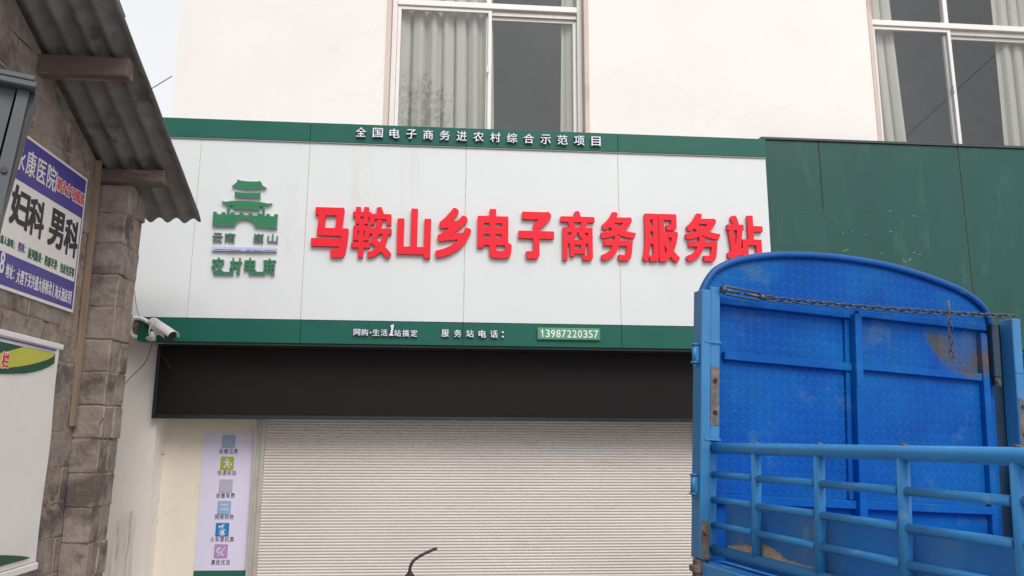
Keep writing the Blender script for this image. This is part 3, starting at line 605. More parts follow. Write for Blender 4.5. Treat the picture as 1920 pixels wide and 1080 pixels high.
for k, (cx, cyy, colr, cap, tx, ty) in enumerate(ICON):
    M['icon%d' % k] = mat('icon_tile', colr, .4, var=.04)
    c = pp(cx, cyy); s = .052
    q = MB(); q.box((c.x-s, YP-.004, c.z-s), (c.x+s, YP-.0002, c.z+s), bev=.004); ic = q.build('icon', 'icon%d' % k, pos)
    q = MB(); Y0 = YP-.0055
    def P2(pts): q.prism([(c.x+a*s, Y0, c.z+b*s) for a, b in pts], (0, .0012, 0))
    def ring(a0, a1, r0, r1, ox=0, oy=0, n=10):
        for i in range(n):
            t0, t1 = math.radians(a0+(a1-a0)*i/n), math.radians(a0+(a1-a0)*(i+1)/n)
            P2([(ox+r0*math.cos(t0), oy+r0*math.sin(t0)), (ox+r1*math.cos(t0), oy+r1*math.sin(t0)), (ox+r1*math.cos(t1), oy+r1*math.sin(t1)), (ox+r0*math.cos(t1), oy+r0*math.sin(t1))])
    if k == 0: ring(30, 150, .38, .52, 0, -.25); P2([(-.55, -.1), (-.28, -.02), (-.3, -.2), (-.5, -.26)]); P2([(.3, 0), (.55, -.08), (.5, -.25), (.28, -.2)])
    if k == 1:
        ring(0, 360, 0.001, .17, 0, .62); P2([(-.2, .42), (.2, .42), (.5, .05), (.42, -.02), (.18, .2), (.2, -.05), (.42, -.7), (.22, -.7), (0, -.18), (-.28, -.7), (-.48, -.66), (-.2, 0), (-.18, .2), (-.5, .05), (-.55, .15)]); P2([(.42, -.05), (.75, -.0), (.72, -.3), (.4, -.32)])
    if k == 2: P2([(.0, .3), (.12, .3), (.02, .05), (.14, .05), (-.1, -.35), (-.02, -.05), (-.14, -.05)])
    if k == 3: P2([(-.55, .35), (-.4, .52), (.4, .52), (.58, .35)]); ring(0, 360, .14, .24, -.32, -.2); P2([(-.02, 0), (.08, 0), (.08, -.4), (-.02, -.4)]); ring(0, 360, .14, .24, .38, -.2)
    if k == 4:
        P2([(-.75, .6), (-.4, .52), (-.1, .7), (.25, .82), (.32, .72), (.1, .52), (.15, .2), (.02, .18), (-.1, .4), (-.35, .32), (-.5, .2), (-.6, .22), (-.5, .42)]); ring(20, 340, .48, .54, .05, -.38, 16); P2([(-.2, -.05), (.3, -.05), (.35, -.75), (-.25, -.75)])
    if k == 5:
        ring(60, 330, .22, .46, -.22, .1, 14); P2([(-.2, .1), (.25, -.1), (.6, .5), (.78, .52), (.76, .6), (.52, .6), (.2, .05)]); ring(0, 360, .07, .17, -.28, -.58); ring(0, 360, .07, .17, .35, -.58); P2([(-.4, -.25), (.3, -.25), (.4, -.45), (-.3, -.45)])
    q.build('symbol', 'icon_faint' if k in (0, 2) else 'icon_white', ic)
    q = MB(); n = len(cap); wd = (36.5 if n == 4 else 46)/2; l = pp(tx-wd, ty); r_ = pp(tx+wd, ty); h = .041
    put_run(q, cap, (l.x, YP-.0004, l.z-h/2), (r_.x-l.x, 0, 0), (0, 0, h), (0, -1, 0), .001, .008, .10); q.build('caption', 'ink', pos)

# ================================================================== RIGHT HAND BAY (behind the truck)
bay = thing('right_shopfront', (6, YR, GZ), 'shopfront with brown fluted header and glass right of the blue truck', 'shopfront')
q = MB()
hz0, hz1 = 2.14, 2.44
for i in range(160):
    x = 2.92+i*.038; q.box((x, 6.60, hz0), (x+.024, 6.63, hz1))
q.box((2.9, 6.632, hz0-.01), (9.0, 6.66, hz1)); M['fluted'] = mat('brown_fluted_panel', (.105, .088, .078), .6, var=.15); q.build('fluted_header', 'fluted', bay)
q = MB()
for k, (a, b, y) in enumerate(((2.095, 2.13, 6.585), (2.055, 2.09, 6.595), (2.02, 2.05, 6.605), (1.80, 2.015, 6.63))): q.box((2.9, y, a), (9.0, 6.70, b), bev=.002)
for x in (2.9, 4.4, 5.9, 7.4, 8.95): q.box((x, 6.66, GZ), (x+.05, 6.705, 1.798))
q.build('shop_frame', 'rail', bay)
q = MB(); q.face(((2.95, 6.68, GZ), (9, 6.68, GZ), (9, 6.68, 1.8), (2.95, 6.68, 1.8))); q.build('pane', 'glass', bay, recalc=False)
q = MB(); q.box((2.9, 7.6, GZ), (9.0, 7.65, 2.4)); q.box((2.9, 6.71, 2.41), (9, 7.6, 2.44)); q.build('interior', 'room', bay)

# ================================================================== CCTV
cc = thing('security_camera', tuple(onY(262, 640, YW)), 'white bullet security camera on a wall bracket at the end of the sign', 'camera')
Yc = 6.20
mpt = onY(256, 634, YW-.02); jt = onY(287, 633, Yc); 
q = MB(); q.lathe([(.030, 0), (.033, .006), (.033, .02), (.020, .03)], (mpt.x, YW-.002, mpt.z), 'Y', 20)
for v in q.bm.verts: v.co.y = YW-.002-(v.co.y-(YW-.002))
q.tube([(mpt.x, YW-.03, mpt.z), (mpt.x+.01, 6.45, mpt.z+.004), (jt.x-.02, Yc+.06, jt.z-.004), (jt.x, Yc, jt.z)], [.016, .017, .018, .017], 12)
q.tube([(jt.x, Yc, jt.z-.022), (jt.x, Yc, jt.z+.045)], .021, 14); q.build('bracket', 'white_plastic', cc)
# body axis: points right, down and towards the street
b0 = Vector((onY(283, 604, Yc).x, Yc+.06, onY(283, 606, Yc).z)); b1 = Vector((onY(322, 634, Yc-.1).x, Yc-.12, onY(322, 631, Yc-.1).z))
ax = (b1-b0).normalized(); lt = ax.cross(Vector((0, 0, 1))).normalized(); ut = lt.cross(ax)
def cyl(mb, c, ax, r0, r1, L_, n=20): mb.tube([c, c+ax*L_*.02, c+ax*L_*.98, c+ax*L_], [r0*.94, r0, r1, r1*.94], n)
q = MB(); bl = (b1-b0).length; q.tube([b0+ax*.0, b0+ax*.008, b0+ax*(bl-.03)], [.036, .040, .040], 20); q.build('body', 'white_plastic', cc)
q = MB(); q.tube([b0+ax*(bl-.0298), b0+ax*(bl-.005), b0+ax*(bl-.001)], [.041, .041, .037], 20); q.build('lens_housing', 'black_plastic', cc)
q = MB()
n = 9; A_ = []; B_ = []
for i in range(n+1):
    t = math.pi*(.0+i/n); v = lt*math.cos(t)*.047+ut*(math.sin(t)*.047+.004)
    A_.append(b0+v-ax*.012); B_.append(b0+v+ax*(bl+.035))
va = [q.bm.verts.new(p) for p in A_]; vb = [q.bm.verts.new(p) for p in B_]
for i in range(n): f = q.bm.faces.new((va[i], va[i+1], vb[i+1], vb[i])); f.smooth = True
o = q.build('sunshield', 'white_plastic', cc); md = o.modifiers.new('s', 'SOLIDIFY'); md.thickness = .004
q = MB(); q.tube([jt+Vector((0, 0, .03)), (b0+ax*bl*.45)-ut*.03], .012, 10); q.build('joint', 'white_plastic', cc)
def arcpts(pts, n=8):
    """smooth curve through points (Catmull-Rom)"""
    P = [Vector(p) for p in pts]; P = [P[0]*2-P[1]]+P+[P[-1]*2-P[-2]]; out = []
    for i in range(1, len(P)-2):
        for k in range(n):
            t = k/n; a, b, c, d_ = P[i-1:i+3]
            out.append(.5*((2*b)+(c-a)*t+(2*a-5*b+4*c-d_)*t*t+(3*b-a-3*c+d_)*t**3))
    out.append(P[-2]); return out
q = MB(); q.tube(arcpts([onY(281, 606, 6.27), onY(265, 597.5, 6.27), onY(250, 598, 6.28), onY(243.5, 612, 6.28), onY(247, 628, 6.3), onY(262, 634, 6.33)]), .0165, 10); q.build('conduit', 'white_plastic', cc)
q = MB(); q.tube(arcpts([b0-ax*.0, b0-ax*.03+ut*.03, onY(292, 600, 6.15), onY(282, 612, 6.14), onY(280, 628, 6.16), jt]), .005, 8); q.build('lead', 'white_plastic', cc)

def wire(name, pts, r, m, label, grp=None):
    q = MB(); q.tube(arcpts(pts), r, 6); return q.build(name, m, label=label, cat='wire', group=grp)
wire('cable', [onY(252, 545, 6.26), onY(256, 575, 6.26), onY(263, 598, 6.26), onY(272, 620, 6.27)], .0022, 'cable', 'thin dark cable running down onto the security camera bracket')
wire('cable', [onY(285, 646, 6.5), onY(272, 680, 6.45), onY(240, 713, 6.2), onY(220, 745, 5.7), onX(186, 796, -2.09)], .0028, 'cable', 'thin dark cable drooping from the security camera to the block pillar')
wire('cable', [onY(295, 666, 6.492), onY(304, 667, 6.47), onY(312, 676, 6.46), onY(319, 690, 6.47)], .0022, 'cable', 'short loose cable end curling over the dark display board corner')
wire('electric_wire', [onY(294, 792, YR-.01), onY(291, 825, YR-.02), onY(287, 848, YR-.03), onY(299, 853, YR-.05), onY(309, 851, YR-.05)], .003, 'cable_red', 'red and blue stub of wire hanging below the display board')

# ================================================================== BLOCK OUTBUILDING ON THE LEFT
XW, XP, YPF, YPB = -2.30, -2.105, 5.19, 5.47
ROOF = lambda Y: 3.197-.4385*(Y-5.69)
ob = thing('block_shed', (-3.2, 3.5, GZ), 'rough grey brown concrete block shed with a corrugated lean roof', 'shed')
def rough(mb, cuts, amt, f1=9., f2=34.):
    """chipped, uneven surface: subdivide and push every point a few millimetres"""
    bmesh.ops.subdivide_edges(mb.bm, edges=mb.bm.edges[:], cuts=cuts, use_grid_fill=True)
    for v in mb.bm.verts:
        p = v.co*1.; v.co += (noise.noise_vector(p*f1)*.9+noise.noise_vector(p*f2)*.55)*amt
def blocks(mb, axis, fixed, depth, s0, s1, z0, z1, h=.205, lng=.41, seed=1):
    rnd = random.Random(seed); k = 0; z = z0
    while z < z1:
        s = s0-(lng/2 if k % 2 else 0)
        while s < s1:
            a, b = max(s, s0), min(s+lng-.013, s1)
            if b-a > .03:
                jx = rnd.uniform(-.004, .003); tn = rnd.random()
                zz0, zz1 = z+.006+rnd.uniform(-.003, .003), z+h-.007+rnd.uniform(-.003, .003)
                if axis == 'X': mb.box((fixed-depth, a, zz0), (fixed+jx, b, zz1), bev=.003, jit=.003, tint=tn)
                else: mb.box((a, fixed+jx, zz0), (b, fixed+depth, zz1), bev=.003, jit=.003, tint=tn)
            s += lng
        z += h; k += 1
def cut_roof(mb, off=0.):
    n = Vector((0, .4385, 1)).normalized(); p = Vector((0, 5.69, 3.197-.022+off))
    bmesh.ops.bisect_plane(mb.bm, geom=mb.bm.verts[:]+mb.bm.edges[:]+mb.bm.faces[:], plane_co=p, plane_no=n, clear_outer=True)
q = MB(); blocks(q, 'X', XW, .18, .4, 5.46, GZ, 5.6, seed=4); rough(q, 5, .005); cut_roof(q); q.build('wall', 'block', ob)
q = MB(); q.box((XW-.19, .4, GZ), (XW-.003, 5.455, 5.6)); q.box((-5.2, 5.30, GZ), (XW-.19, 5.455, 5.6)); q.box((-5.2, .4, GZ), (XW-.2, .55, 5.6)); cut_roof(q, -.002); q.build('mortar_core', 'mortar', ob)
def lean(mb):
    for v in mb.bm.verts:
        if v.co.x > XW+.05: v.co.x += (v.co.z-3.3)*.015
q = MB(); zz = GZ-.06; k = 0; rnd = random.Random(12)
while zz < 3.5:
    j = rnd.uniform(-.005, .003); j2 = rnd.uniform(-.006, .006); split = XW+.002+(.12 if k % 2 else .05)
    q.box((XW+.001, YPF+j, zz+.006), (XP+j2, YPF+.135, zz+.2), bev=.004, jit=.003, tint=rnd.random())
    q.box((XW+.001, YPF+.147, zz+.006), (XP+j2+rnd.uniform(-.006, .006), YPB+j, zz+.2), bev=.004, jit=.003, tint=rnd.random())
    zz += .207; k += 1
lean(q); rough(q, 6, .0042); cut_roof(q, -.06); q.build('pillar', 'block', ob)
q = MB(); q.box((XW+.003, YPF+.005, GZ), (XP-.005, YPB-.006, 3.5)); lean(q); cut_roof(q, -.062); q.build('pillar_mortar', 'mortar', ob)
def sheet(y0, y1, dz, name='roof_sheet', x0=-5.4, x1=-1.775, lam=.118, amp=.019):
    q = MB(); nx = int((x1-x0)/lam*10); rows = []; ny = 14
    for j in range(ny+1):
        Y = y0+(y1-y0)*j/ny; row = []
        for i in range(nx+1):
            x = x1-(x1-x0)*i/nx
            row.append(q.bm.verts.new((x+.004*noise.noise((x*3, Y*2, 1)), Y+.006*noise.noise((x*6, Y, 5)), ROOF(Y)+dz+amp*math.cos(2*math.pi*(x1-x)/lam+2.6)+.004*noise.noise((x*4, Y*4, 2)))))
        rows.append(row)
    for A, B in zip(rows, rows[1:]):
        for i in range(nx): f = q.bm.faces.new((A[i], A[i+1], B[i+1], B[i])); f.smooth = True
    if y1 > 5.6:                                               # chipped corner of the eave
        for v in rows[-1]:
            if x1-v.co.x < .035: v.co.y -= .05
    o = q.build(name, 'asbestos', ob); md = o.modifiers.new('s', 'SOLIDIFY'); md.thickness = .007; md.offset = 1
    return o
sheet(3.985, 5.69, 0); sheet(2.30, 4.10, .016); sheet(.6, 2.42, .032)
for (ya, yb, x1, h) in ((4.285, 4.375, -1.815, .105), (5.13, 5.22, -1.875, .085), (3.4, 3.5, -1.92, .1), (2.2, 2.3, -1.92, .1), (1.0, 1.1, -1.92, .1)):
    zt = ROOF(yb)-.024; q = MB(); q.box((-5.2, ya, zt-h), (x1, yb, zt), bev=.005, jit=.006); rough(q, 6, .005); q.build('purlin', 'timber', ob)
q = MB(); a = onX(168, 292, XW); b = onX(135, 520, XW); c = onX(122, 786, XW)
def batten(p0, p1, w_=.035):
    q.prism([(XW+.032, p0.y, p0.z), (XW+.032, p0.y+w_, p0.z+.01), (XW+.032, p1.y+w_, p1.z), (XW+.032, p1.y, p1.z)], (-.03, 0, 0))
batten(Vector((0, 5.095, a.z)), Vector((0, 5.125, 1.73))); q.build('batten', 'batten', ob)

# ---------------- hospital sign
XH = XW+.012
def hp(x, y): return onX(x, y, XH)
hs_ = thing('hospital_sign', (XH, 4.5, 2.4), 'blue and white printed clinic sign on the block wall with large black characters', 'sign')
R0, R1 = hp(163, 335), hp(138, 587)
yr = (R0.y+R1.y)/2; ztp = R0.z; zbt = R1.z; y_near = 3.2
q = MB(); q.box((XW+.004, y_near, zbt), (XH, yr, ztp)); q.build('board', 'sign_white', hs_)
def band(za, zb, m, y1=yr-.018, y0=y_near+.018, name='band'):
    q = MB(); q.box((XH+.0002, y0, zb), (XH+.0012, y1, za)); return q.build(name, m, hs_)
z_b1 = hp(150, 408).z; z_b2 = hp(137, 528).z
band(ztp-.016, z_b1, 'indigo'); band(z_b2, zbt+.018, 'indigo')
q = MB(); q.box((XH+.0002, yr-.026, z_b2+.0002), (XH+.0012, yr-.018, z_b1-.0002)); q.build('band', 'indigo', hs_)
NX = (1, 0, 0)
def wall_run(txt, xa, ya0, ya1, xb, yb0, yb1, m, off=.02, name='lettering', sub=None, gap=.06, lift=.0013, X=None, parent=None, prepend=''):
    """line of characters: left end top/bottom and right end top/bottom in photo pixels"""
    X = X or XH; A0, A1, B0, B1_ = onX(xa, ya0, X), onX(xa, ya1, X), onX(xb, yb0, X), onX(xb, yb1, X)
    zt, zb = (A0.z+B0.z)/2, (A1.z+B1_.z)/2; y0 = (A0.y+A1.y)/2; y1 = (B0.y+B1_.y)/2
    n = len(txt); pit = (y1-y0)/n; q = MB()
    put_run(q, prepend+txt, (X+lift, y0-pit*len(prepend), zb), (0, (y1-y0)+pit*len(prepend), 0), (0, 0, zt-zb), NX, .0012, off, gap)
    return q.build(name, m, parent or hs_)
wall_run('康医院', 48, 279, 329, 105, 309, 360, 'sign_white', .006, prepend='永')
q = MB(); p = hp(106.5, 322); p2 = hp(105, 362); q.box((XH+.0013, p.y, p2.z), (XH+.0025, p.y+.008, p.z)); q.build('divider', 'sign_white', hs_)
wall_run('新农合可报销', 106.5, 330, 356, 157, 362, 389, 'sign_white', .07, lift=.0013, gap=.02)
wall_run('新农合可报销', 106.5, 331, 355, 157, 363, 388, 'print_red', .02, lift=.0026)
for ch, x0, ya, x1, yb in (('妇', 19, 345, 55, 432), ('科', 53, 368, 83.5, 450), ('男', 91, 388, 120, 470), ('科', 120, 406, 146.5, 486)):
    q = MB(); c = (x0+x1)/2; l, r_ = hp(x0, (ya+yb)/2), hp(x1, (ya+yb)/2); t, b = hp(c, ya+4), hp(c, yb-4)
    put_glyph(q, ch, (XH+.0013, l.y, b.z), (0, r_.y-l.y, 0), (0, 0, t.z-b.z), NX, .0012, .034); q.build('lettering', 'print_black', hs_)
E_ = lambda x, y: (x/6.75, 440+y/6.75)
wall_run('痛人流等；', *(0, E_(0, 0)[1], E_(0, 102)[1]), *(E_(210, 0)[0], E_(0, 75)[1], E_(0, 190)[1]), 'print_green', .022)
wall_run('男科：', *(E_(225, 0)[0], E_(0, 75)[1], E_(0, 200)[1]), *(E_(345, 0)[0], E_(0, 135)[1], E_(0, 260)[1]), 'print_violet', .022)
wall_run('前列腺炎·阳痿早泄·包皮包茎等', *(E_(352, 0)[0], E_(0, 142)[1], E_(0, 272)[1]), *(E_(937, 0)[0], E_(0, 432)[1], E_(0, 562)[1]), 'print_green', .022)
q = MB(); l, r_ = hp(*E_(0, 330)), hp(*E_(52, 360)); t, b = hp(*E_(28, 212)), hp(*E_(22, 490)); put_glyph(q, '8', (XH+.0013, l.y, b.z), (0, r_.y-l.y, 0), (0, 0, t.z-b.z), NX, .0012, .008); q.build('lettering', 'sign_white', hs_)
wall_run('地址：', *(E_(68, 0)[0], E_(0, 345)[1], E_(0, 538)[1]), *(E_(205, 0)[0], E_(0, 405)[1], E_(0, 592)[1]), 'sign_white', .010)
wall_run('大理下关兴盛大桥桥北', *(E_(205, 0)[0], E_(0, 405)[1], E_(0, 600)[1]), *(E_(652, 0)[0], E_(0, 600)[1], E_(0, 790)[1]), 'sign_white', .010)
wall_run('海大酒店旁', *(E_(690, 0)[0], E_(0, 625)[1], E_(0, 800)[1]), *(E_(890, 0)[0], E_(0, 705)[1], E_(0, 882)[1]), 'sign_white', .010)
for xx, ya, yb in ((676, 612, 795), (902, 712, 885)):
    q = MB(); p, p2 = hp(*E_(xx, ya)), hp(*E_(xx-8, yb)); q.box((XH+.0013, p.y, p2.z), (XH+.0025, p.y+.006, p.z)); q.build('divider', 'sign_white', hs_)

# ---------------- noticeboard banner
XB = XW+.02
def bp(x, y, lift=0): return onX(x, y, XB+lift)
ban = thing('banner', (XB, 4.2, 1.6), 'white vinyl banner with green and yellow swoosh nailed to the block wall', 'banner')
tr_, br_ = bp(114, 655), bp(72, 1052)
def sheet_poly(pts, m, lift, name, th=.001, parent=ban):
    q = MB(); P = [bp(*p) for p in pts]; q.prism([(XB+lift, p.y, p.z) for p in P], (-th, 0, 0)); return q.build(name, m, parent)
yR = bp(114, 655).y; yn = 3.0; z1_, z0_ = bp(114, 655).z, bp(72, 1052).z
q = MB(); ny, nz = 40, 16; rows = []
for j in range(nz+1):
    row = []
    for i in range(ny+1):
        v, uu = j/nz, i/ny; Y = yn+(yR-yn)*uu-(.012*math.sin(v*9) if i == ny else 0); Z = z0_+(z1_-z0_)*v
        row.append(q.bm.verts.new((XB-.004+.0035*noise.noise((Y*3, Z*3, 0)), Y, Z)))
    rows.append(row)
for A, B in zip(rows, rows[1:]):
    for i in range(ny): f = q.bm.faces.new((A[i], A[i+1], B[i+1], B[i])); f.smooth = True
q.build('vinyl', 'banner', ban)
C_ = lambda x, y: (x/9, 600+y/9)
sheet_poly([C_(-60, 265), C_(950, 502), C_(940, 525), C_(-60, 292)], 'print_violet', .002, 'stripe')
sw = [C_(-120, 330), C_(390, 450), C_(930, 562), C_(915, 730), C_(820, 790), C_(700, 840), C_(560, 880), C_(400, 902), C_(200, 908), C_(0, 905), C_(-120, 900)]
sheet_poly(sw, 'banner_green', .0015, 'swoosh')
sheet_poly([C_(-60, 578), C_(0, 556), C_(150, 522), C_(390, 455), C_(600, 500), C_(925, 566), C_(880, 625), C_(800, 665), C_(660, 712), C_(500, 752), C_(350, 780), C_(160, 802), C_(0, 812), C_(-60, 812)], 'banner_yellow', .0030, 'swoosh')
def B2(p): return (p[0]/7.385, 980+p[1]/7.385)
sheet_poly([B2(p) for p in ((-60, 448), (80, 450), (200, 456), (320, 466), (425, 482), (330, 515), (180, 555), (0, 605), (-60, 620))], 'banner_green', .0015, 'swoosh')
q = MB(); l, r_ = bp(*C_(15, 680)), bp(*C_(140, 690)); t, b = bp(*C_(80, 552)), bp(*C_(80, 810))
put_glyph(q, '栏', (XB+.0032, l.y-.004, b.z-.006), (0, r_.y-l.y+.008, 0), (0, 0, t.z-b.z+.012), NX, .001, .075); q.build('lettering', 'sign_white', ban)
q = MB(); put_glyph(q, '栏', (XB+.0043, l.y, b.z), (0, r_.y-l.y, 0), (0, 0, t.z-b.z), NX, .001, .03); q.build('lettering', 'print_red', ban)
q = MB(); q.box((XW+.003, yn, z1_-.002), (XB+.008, yR+.02, z1_+.03), bev=.004, jit=.002); q.build('top_batten', 'banner', ban)
q = MB(); q.box((XW+.003, yn, z0_-.045), (XB+.004, yR+.01, z0_-.004), bev=.004, jit=.003); q.build('bottom_hem', 'banner', ban)

# ---------------- grey metal box at the left edge
Yg = 2.2
def gp(x, y): return onY(x, y, Yg)
g0 = gp(56, 172); g1 = gp(2, 430); GA = math.radians(27)
gb = thing('metal_cabinet', tuple(g0), 'grey metal box with overhanging lid jutting in at the left edge', 'metal box')
class GB(MB):                                                     # local axes: x along the face (0 at the right edge), y depth, z up; turned a little towards the street
    def build(s, name, m, **k):
        r = Matrix.Translation(g0) @ Matrix.Rotation(GA, 4, 'Z')
        for v in s.bm.verts: v.co = r @ v.co
        return MB.build(s, name, m, gb, **k)
hb_ = g1.z-g0.z; xb_ = (g1.x-g0.x)/math.cos(GA)*1.02
def frus(mb, xl0, xr0, y0a, y1a, z0, xl1, xr1, y0b, y1b, z1):
    v = [mb.bm.verts.new(p) for p in ((xl0, y0a, z0), (xr0, y0a, z0), (xr0, y1a, z0), (xl0, y1a, z0), (xl1, y0b, z1), (xr1, y0b, z1), (xr1, y1b, z1), (xl1, y1b, z1))]
    for f in ((3, 2, 1, 0), (4, 5, 6, 7), (0, 1, 5, 4), (1, 2, 6, 5), (2, 3, 7, 6), (3, 0, 4, 7)): mb.bm.faces.new([v[i] for i in f])
q = GB(); frus(q, xb_-.45, xb_-.040, .004, .17, hb_, -.50, -.034, .004, .17, 0); q.build('body', 'grey_metal')
q = GB(); frus(q, xb_-.034, xb_, -.006, .16, hb_-.01, -.028, 0, -.006, .16, .0); q.build('flange', 'grey_metal')
q = GB(); frus(q, xb_+.0005, xb_+.002, .01, .15, hb_+.03, .0005, .014, .01, .15, -.001); q.build('side_face', 'dark_metal')
q = GB(); q.box((-.52, -.035, .001), (.016, .20, .020), bev=.004); q.box((-.515, -.03, .0205), (.011, .19, .040), bev=.005); q.build('lid', 'grey_metal')
q = GB(); q.tube([(xb_*.62-.016, -.0062, hb_*.60), (xb_*.62-.016, -.013, hb_*.60)], .0085, 12); q.build('screw', 'dark_metal')
q = GB(); q.tube([(-.32, .09, GZ-g0.z), (-.32, .09, hb_-.001)], .03, 14); q.build('post', 'grey_metal')

# ================================================================== BLUE TRUCK
tf = ray(545, 820).normalized(); tl = ray(6392, 1155); tl = (tl-tf*tl.dot(tf)).normalized(); tu = tl.cross(tf)
TO = CAM+ray(1335, 840)*3.75
TM = Matrix(((tl.x, tf.x, tu.x, TO.x), (tl.y, tf.y, tu.y, TO.y), (tl.z, tf.z, tu.z, TO.z), (0, 0, 0, 1)))
UG = -1.74                                                       # ground below the top rail in truck axes
truck = thing('cargo_truck', (0, 0, 0), 'blue steel cargo truck with arched checker plate rear gate and pipe side rails', 'truck')
truck.matrix_basis = TM @ Matrix.Translation((.87, 0, UG)); LOCAL.add(truck.name)
OFF = Vector((-.87, 0, -UG))
class TB(MB):                                                     # coordinates (across, forward, up) from the front end of the near top rail
    def build(s, name, mats, parent=truck, **k):
        for v in s.bm.verts: v.co += OFF
        return MB.build(s, name, mats, parent, **k)
HW = 1.72                                                        # distance between the corner posts
def arch_u(l): # top outline of the headboard
    pts = [(-.05, .74), (-.02, .80), (.024, .863), (.09, .905), (.187, .948), (.34, .985), (.494, 1.007), (.717, 1.025), (.979, 1.022), (1.213, .996), (1.452, .949), (1.56, .915), (1.624, .879), (1.67, .845), (1.70, .80), (1.73, .74)]
    for (a, b), (c, d_) in zip(pts, pts[1:]):
        if a <= l <= c: return b+(d_-b)*(l-a)/(c-a)
    return .7
ARCH = [(-.045, .745), (-.02, .80), (.024, .863), (.09, .908), (.187, .948), (.34, .985), (.494, 1.007), (.717, 1.023), (.979, 1.020), (1.213, .996), (1.452, .949), (1.56, .915), (1.624, .882), (1.67, .847), (1.70, .805), (1.715, .745)]
hb = TB()                                                        # checker plate sheet with raised bars
hb.prism([(l, .045, u) for l, u in ARCH]+[(1.715, .045, -.52), (-.045, .045, -.52)], (0, .004, 0))
sp_ = .0475; rnd = random.Random(2)
def loz(l, u, ang):
    c, s = math.cos(ang), math.sin(ang); L1, W1_, h = .0185, .0046, .0017
    base = [hb.bm.verts.new((l+a*c-b*s, .045, u+a*s+b*c)) for a, b in ((-L1, 0), (-L1*.3, -W1_), (L1*.3, -W1_), (L1, 0), (L1*.3, W1_), (-L1*.3, W1_))]
    t = [hb.bm.verts.new((l+a*c-b*s, .045-h, u+a*s+b*c)) for a, b in ((-L1*.7, 0), (L1*.7, 0))]
    for f in ((0, 1, 't0'), (1, 2, 't1', 't0'), (2, 3, 't1'), (3, 4, 't1'), (4, 5, 't0', 't1'), (5, 0, 't0')):
        hb.bm.faces.new([t[int(k[1])] if isinstance(k, str) else base[k] for k in f])
r_i = 0; u = -.27
while u < 1.02:
    l = -.02
    k = 0
    while l < 1.70:
        for dl, du, an in ((0, 0, math.radians(-48)), (sp_/2, sp_/2, math.radians(42))):
            if u+du < arch_u(l+dl)-.03 and -.03 < l+dl < 1.70: loz(l+dl+rnd.uniform(-.0008, .0008), u+du, an)
        l += sp_
    u += sp_
head = hb.build('rear_gate', 'blue_gate')
q = TB(); q.tube(arcpts([(l, .035, u) for l, u in ARCH], 4), .018, 12); q.build('arch_rim', 'blue_rim', head)
fr = TB()
def bar(l0, l1, u0, u1, f0=.0, f1=.0445): fr.box((l0, f0, u0), (l1, f1, u1), bev=.003)
# angle-iron frame of the headboard: top, middle, bottom members and the centre post
bar(.028, .80, .700, .735, .012); bar(.848, 1.66, .715, .752, .012)
bar(.075, .80, .428, .468, .015); bar(.848, 1.615, .440, .480, .015)
bar(.028, .80, -.252, -.212, .010); bar(.848, 1.64, -.252, -.212, .010)
bar(.8015, .8465, -.50, .722, -.012); bar(1.62, 1.662, -.50, .7, .012)
bar(.772, .8005, -.21, .699, .028)
fr.build('gate_frame', 'blue_gate', head)
q = TB(); q.box((.802, -.0155, .35), (.818, -.0125, .72)); q.build('centre_strip', 'blue_gate', head)
# corner posts
def corner(l0, mir, name='corner_post'):
    q = TB(); s = -1 if mir else 1
    a, b = (l0-.075, l0-.030), (l0-.029, l0+.022)
    if not mir:
        q.box((l0-.078, -.035, -.50), (l0-.028, .05, .752), bev=.004); q.box((l0-.027, -.028, 0.03), (l0+.024, .045, .772), bev=.003); q.box((l0-.027, -.024, -.5), (l0+.012, .04, .029), bev=.003)
    else:
        q.box((l0+.02, -.035, -.55), (l0+.078, .05, .79), bev=.004); pass
    o = q.build(name, 'blue_post')
    if mir: q = TB(); q.box((l0-.075, .0525, -.55), (l0+.05, .075, .77), bev=.003); q.build('gap_shade_strip', 'dark_blue', o)  # added dark strip: its colour stands for the shaded gap beside the gate
    q = TB()
    if not mir: q.box((l0-.025, -.0305, .105), (l0+.020, -.0285, .38), bev=.0005)
    else: q.box((l0+.024, -.0375, .06), (l0+.070, -.0355, .36), bev=.0005)
    o2 = q.build('rust_patch', 'rust', o)
    q = TB(); xx = l0 if not mir else l0+.05
    for uu in (.165, .315): q.tube([(xx-.002, -.0306 if not mir else -.0376, uu), (xx-.002, -.0345 if not mir else -.0410, uu)], .0105, 12)
    q.build('bolt_hole', 'black_plastic', o)
    for uu in (.495, .035): q = TB(); q.box((xx-.06 if not mir else xx-.03, -.039, uu), (xx+.025, -.036, uu+.008)); q.build('weld_seam', 'blue_rail', o)
    return o
pl_ = corner(0, False); pr_ = corner(1.765, True)
q = TB(); q.box((-.072, -.0375, -.50), (-.034, -.0355, -.33), bev=.0005); q.build('rust_patch', 'rust', pl_)
q = TB(); q.tube([(-.052, -.0376, -.378), (-.052, -.047, -.378)], .011, 8); q.build('bolt', 'rust', pl_)
q = TB(); q.box((-.088, -.03, -.80), (-.040, .02, -.502), bev=.004, jit=.003); q.box((-.10, -.04, -.56), (-.05, .03, -.53), bev=.004, jit=.004); q.box((-.1, -.035, -.70), (-.086, .02, -.62), bev=.003); q.build('hinge_bracket', 'rust')
for uu in (.44, -.17):                                            # hinge lugs on the outer face
    q = TB(); q.tube([(-.095, 0, uu-.04), (-.095, 0, uu+.04)], .013, 12); q.box((-.094, -.012, uu-.036), (-.0785, .012, uu+.036)); 
    for e in (-.046, .04): q.tube([(-.095, 0, uu+e), (-.095, 0, uu+e+.007)], .020, 8)
    q.tube([(-.095, 0, uu-.064), (-.095, 0, uu-.046)], .009, 8); q.build('hinge_lug', 'blue_post')
